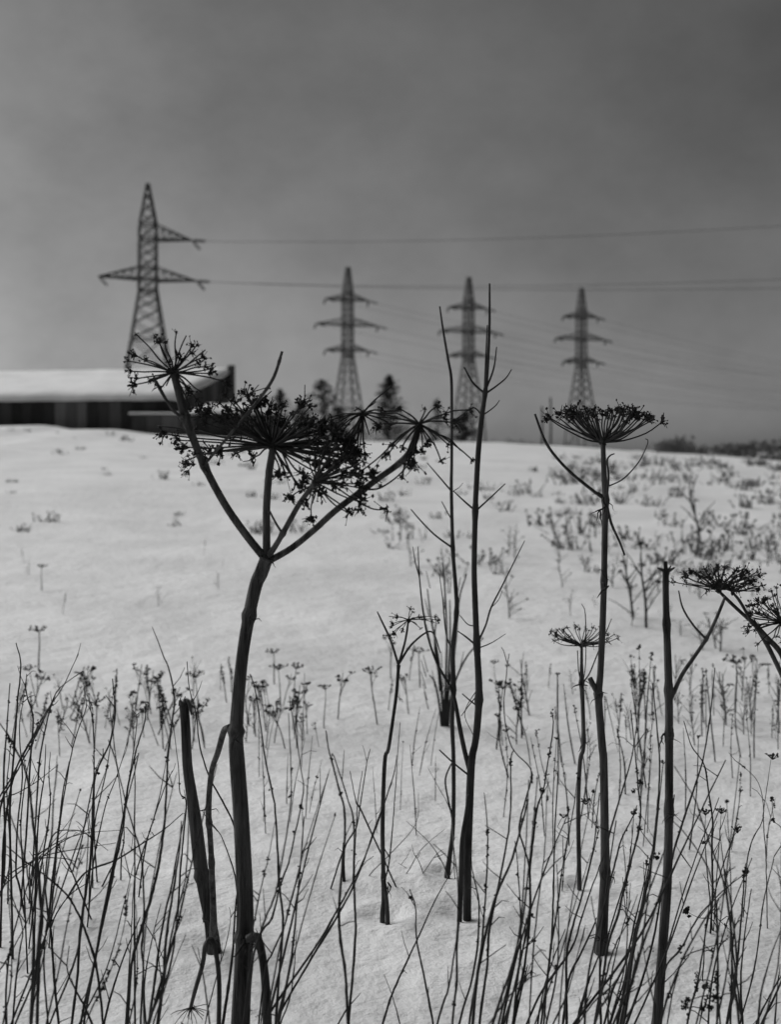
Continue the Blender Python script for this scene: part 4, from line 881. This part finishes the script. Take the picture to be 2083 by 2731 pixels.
# more slanting stalks whose feet stand below the frame
def slant(reg, ox, n, u0, u1, place, seed):
    rg_ = random.Random(seed)
    for i in range(n):
        ub = rg_.uniform(u0, u1); ln = rg_.uniform(260, 760); k_ = rg_.gauss(.20, .13); bend = rg_.uniform(-.07, .07) * ln
        p = [(ub + k_ * ln, 2760 - ln), (ub + k_ * ln * .68 + bend * .7, 2760 - ln * .7), (ub + k_ * ln * .36 + bend, 2760 - ln * .36), (ub, 2760)]
        stalk(reg, [((u - ox) * 2.4, (v - 2031) * 2.4) for u, v in p], rg_.uniform(8, 15), fuzz=rg_.choice([0, 0, 0, 3]), seeds=[((p[0][0] - ox) * 2.4, (p[0][1] - 2031) * 2.4, rg_.uniform(4, 8), 0)] if rg_.random() < .2 else (), **place(0))
slant('BL', 0, 20, 0, 430, LEFT, 201)
slant('BL', 0, 6, 660, 760, CEN, 202)
slant('BR', 1383, 11, 1300, 1560, RCEN, 203)
slant('BR', 1383, 9, 1600, 1740, RMID, 204)
slant('BR', 1383, 9, 1790, 2060, RIGHT, 205)
# stalks standing farther back between the plants (feet in view)
for i in range(34):
    u = rng.choice([rng.uniform(1330, 1590), rng.uniform(1640, 1760), rng.uniform(1800, 2070)]); Y = rng.uniform(4.2, 5.6); hgt = rng.uniform(150, 330)
    vb = gbase(Y); du = rng.uniform(-40, 30)
    q = [((u + du - 1383) * 2.4, (vb - hgt - 2031) * 2.4), ((u + du * .5 + rng.uniform(-8, 8) - 1383) * 2.4, (vb - hgt * .5 - 2031) * 2.4), ((u - 1383) * 2.4, (vb - 2031) * 2.4)]
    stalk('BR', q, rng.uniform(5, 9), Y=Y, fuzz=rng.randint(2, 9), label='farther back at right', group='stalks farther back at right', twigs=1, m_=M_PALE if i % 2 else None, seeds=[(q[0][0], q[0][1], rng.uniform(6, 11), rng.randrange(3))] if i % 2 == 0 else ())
for i in range(16):
    u = rng.uniform(690, 1180); Y = rng.uniform(4.2, 5.6); hgt = rng.uniform(120, 280); vb = gbase(Y); du = rng.uniform(-20, 50)
    q = [((u + du - 700) * 2.4, (vb - hgt - 2031) * 2.4), ((u + du * .4 - 700) * 2.4, (vb - hgt * .5 - 2031) * 2.4), ((u - 700) * 2.4, (vb - 2031) * 2.4)]
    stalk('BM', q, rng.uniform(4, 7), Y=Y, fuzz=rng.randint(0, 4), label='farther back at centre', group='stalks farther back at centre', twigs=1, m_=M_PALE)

ORD = ['leftmost', 'second', 'third', 'fourth', 'fifth', 'sixth', 'seventh', 'eighth', 'ninth', 'tenth', 'eleventh', 'twelfth', 'thirteenth', 'fourteenth', 'fifteenth', 'sixteenth', 'seventeenth', 'eighteenth', 'nineteenth', 'twentieth'] + ['%d-th' % i for i in range(21, 60)]
kinds_ = {}
for gname, look, u_, root, place in STK: kinds_.setdefault((gname, look), []).append((u_, root, place))
for (gname, look), lst in kinds_.items():
    lst.sort(key=lambda a: a[0])
    for i, (u_, root, place) in enumerate(lst):
        nth = '' if len(lst) == 1 else (', leftmost' if i == 0 else ', rightmost' if i == len(lst) - 1 else ', %s from left' % ORD[i])
        root['label'] = '%s stalk%s %s' % (look, nth if nth else ', only one', place)
# ------------------------------------------------------------------ small weeds of the blurred band and the slope
def weed_proto(kind, seed):
    rg = random.Random(seed); parts = []
    h = 1.0
    sw = rg.uniform(-.12, .12)
    st_ = smooth([Vector((0, 0, -.1)), Vector((sw * .3, 0, .35)), Vector((sw, .02, .7)), Vector((sw * 1.3, 0, 1.0))], 3)
    parts.append(('stem', MB().tube(st_, [.016, .012, .008], 5), M_STALK))
    top = st_[-1]
    def head(c, s, n):
        m = MB()
        for i in range(n):
            m.blob(c + Vector((rg.gauss(0, .5), rg.gauss(0, .5), rg.gauss(0, .3))) * s, s * rg.uniform(.22, .5), rg)
        return m
    if kind == 0:      # tansy-like cluster
        for i in range(5):
            b_ = st_[-3 - (i % 4)]; e_ = top + Vector((rg.uniform(-.22, .22), rg.uniform(-.15, .15), rg.uniform(-.15, .08)))
            parts.append(('side_twig', MB().tube([b_, e_], [.007, .005], 4), M_STALK)); parts.append(('seed_head', head(e_, .055, 9), M_SEED))
    elif kind == 1:    # umbel
        m = MB()
        for i in range(18):
            a = rg.uniform(0, 6.28); r_ = .24 * rg.random() ** .5; e_ = top + Vector((math.cos(a) * r_, math.sin(a) * r_, .10 + rg.uniform(-.02, .02)))
            m.tube([top, e_], [.006, .004], 3, False); m.blob(e_, .026, rg)
        parts.append(('umbel', m, M_SEED))
    elif kind == 2:    # spike
        m = MB()
        for i in range(26):
            p = st_[-1].lerp(st_[4], rg.random() * .9); m.blob(p + Vector((rg.gauss(0, .022), rg.gauss(0, .02), 0)), rg.uniform(.014, .032), rg)
        parts.append(('seed_spike', m, M_SEED))
    else:              # twiggy bush
        for i in range(9):
            b_ = st_[rg.randint(1, 7)]; d = Vector((rg.uniform(-1, 1), rg.uniform(-1, 1), rg.uniform(.5, 1.6))).normalized() * rg.uniform(.25, .5)
            parts.append(('side_twig', MB().tube([b_, b_ + d * .6 + UZ * .02, b_ + d], [.009, .007, .004], 4), M_STALK))
            if i % 2: parts.append(('seed_head', head(b_ + d, .045, 7), M_SEED))
    return parts
PROT = []; LOOK = ['cluster headed dry weed', 'flat topped umbel weed', 'spiky seeded dry weed', 'twiggy bushy dry weed']
for i in range(12):
    PROT.append([(nm, mb.mesh(nm, m_), mb) for nm, mb, m_ in weed_proto([0, 2, 1, 3, 0, 2, 3, 1, 0, 3, 2, 0][i], 500 + i)])
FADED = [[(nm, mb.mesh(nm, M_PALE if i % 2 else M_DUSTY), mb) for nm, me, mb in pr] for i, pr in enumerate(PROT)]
def weed(k_, u, Y, hgt, label, group, lean=.15, wide=1.0, faded=False):
    x = (u - CU) * Y / F; z = ground(x, Y)
    if label.startswith('small blurred dry weed'): label = label.replace('small blurred dry weed', ('taller ' if hgt > .24 else 'low ') + LOOK[[0, 2, 1, 3, 0, 2, 3, 1, 0, 3, 2, 0][k_]])
    o = thing('dry_weed', (x, Y, z), label, 'weed', group)
    o.rotation_euler = (rng.uniform(-lean, lean), rng.uniform(-lean, lean), rng.uniform(0, 6.28)); o.scale = (hgt * wide, hgt * wide, hgt)
    for nm, me, mb in (FADED if faded else PROT)[k_]:
        c_ = bpy.data.objects.new(nm, me); col.objects.link(c_); c_.parent = o
    return o
def band(n, u0, u1, y0, y1, h0, h1, label, group, ks=range(12), **kw):
    for i in range(n):
        weed(rng.choice(list(ks)), rng.uniform(u0, u1), rng.uniform(y0, y1), rng.uniform(h0, h1), label, group, **kw)
band(44, 20, 480, 5.7, 6.8, .12, .28, 'small blurred dry weed behind the left tangle, left of the stump', 'weeds behind the left tangle', lean=.38)
band(10, 500, 640, 5.8, 7.2, .15, .28, 'small blurred dry weed between stump and biggest stalk', 'weeds between stump and stalk')
band(26, 655, 870, 5.8, 6.8, .10, .25, 'small blurred dry weed just right of the biggest stalk', 'weeds right of the stalk', ks=[0, 0, 2, 4, 8, 11, 3])
band(8, 880, 1180, 6.0, 8.0, .12, .3, 'small blurred dry weed between biggest stalk and saplings farther back', 'weeds at centre back')
band(14, 1310, 1580, 5.6, 7.4, .12, .3, 'small blurred dry weed between saplings and bowl umbel hogweed', 'weeds right of the saplings', ks=[1, 5, 10, 2, 3])
band(14, 1630, 1770, 5.8, 6.9, .12, .28, 'small blurred dry weed between bowl umbel hogweed and headless hogweed', 'weeds between right hogweeds', ks=[1, 5, 10, 0, 6, 9])
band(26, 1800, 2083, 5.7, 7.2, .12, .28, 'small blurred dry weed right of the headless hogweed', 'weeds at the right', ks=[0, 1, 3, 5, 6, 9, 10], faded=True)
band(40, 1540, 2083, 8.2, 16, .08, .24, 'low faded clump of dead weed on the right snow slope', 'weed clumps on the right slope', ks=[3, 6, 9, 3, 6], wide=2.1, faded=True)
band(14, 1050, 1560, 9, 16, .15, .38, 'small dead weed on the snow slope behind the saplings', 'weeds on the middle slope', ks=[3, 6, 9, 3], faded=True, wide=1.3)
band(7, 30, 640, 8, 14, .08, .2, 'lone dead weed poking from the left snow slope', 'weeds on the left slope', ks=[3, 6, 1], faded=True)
for (u, Y, hgt, lab) in [(102, 7.7, .24, 'small flat topped umbel plant at the left edge of the snow slope'), (110, 11, .2, 'faint flat topped umbel plant farther up the left slope'), (731, 7.3, .18, 'small flat topped umbel plant right of the biggest stalk'), (1962, 6.6, .26, 'small flat topped umbel plant below the leaning umbels'), (600 + 520, 7.2, .2, 'small flat topped umbel plant left of the saplings')]:
    weed(2, u, Y, hgt, lab, 'small umbel plants on the slope', lean=.03, wide=1.5)
for (u, Y, hgt, k_, lab) in [(1725, 9.2, .55, 6, 'big dark tousled weed clump between bowl umbel hogweed and headless hogweed'), (1690, 9.6, .5, 9, 'ragged weed clump right behind the bowl umbel hogweed stalk'), (1870, 15, .75, 3, 'large weed clump high on the right slope')]:
    weed(k_, u, Y, hgt, lab, 'big weed clumps', lean=.1, wide=1.4)
# far tufts nobody could count
ft = MB(); rg = random.Random(91)
def tuft(u, Y, s):
    x = (u - CU) * Y / F; z = ground(x, Y)
    for q in range(rg.randint(7, 14)):
        d = Vector((rg.gauss(0, .5), rg.gauss(0, .5), rg.uniform(.5, 1.2))) * s
        o_ = Vector((rg.gauss(0, .5), rg.gauss(0, .5), 0)) * s
        a = Vector((x, Y, z - .03)) + o_; sd_ = Vector((rg.uniform(.5, 1), rg.uniform(-1, 1), 0)) * .012 * (1 + Y / 25)
        ft.quad(a - sd_, a + sd_, a + d)
        ft.blob(a + d * .9, s * .10, rg)
for i in range(230):
    f = rg.random()
    if f < .62: u = 1480 + 640 * rg.random() ** .8; Y = rg.uniform(12, 42)
    elif f < .80: u = rg.uniform(1000, 1600); Y = rg.uniform(12, 40)
    else: u = rg.uniform(0, 1000); Y = rg.uniform(16, 54)
    tuft(u, Y, rg.uniform(.10, .28) * (1 if u > 1400 else .7))
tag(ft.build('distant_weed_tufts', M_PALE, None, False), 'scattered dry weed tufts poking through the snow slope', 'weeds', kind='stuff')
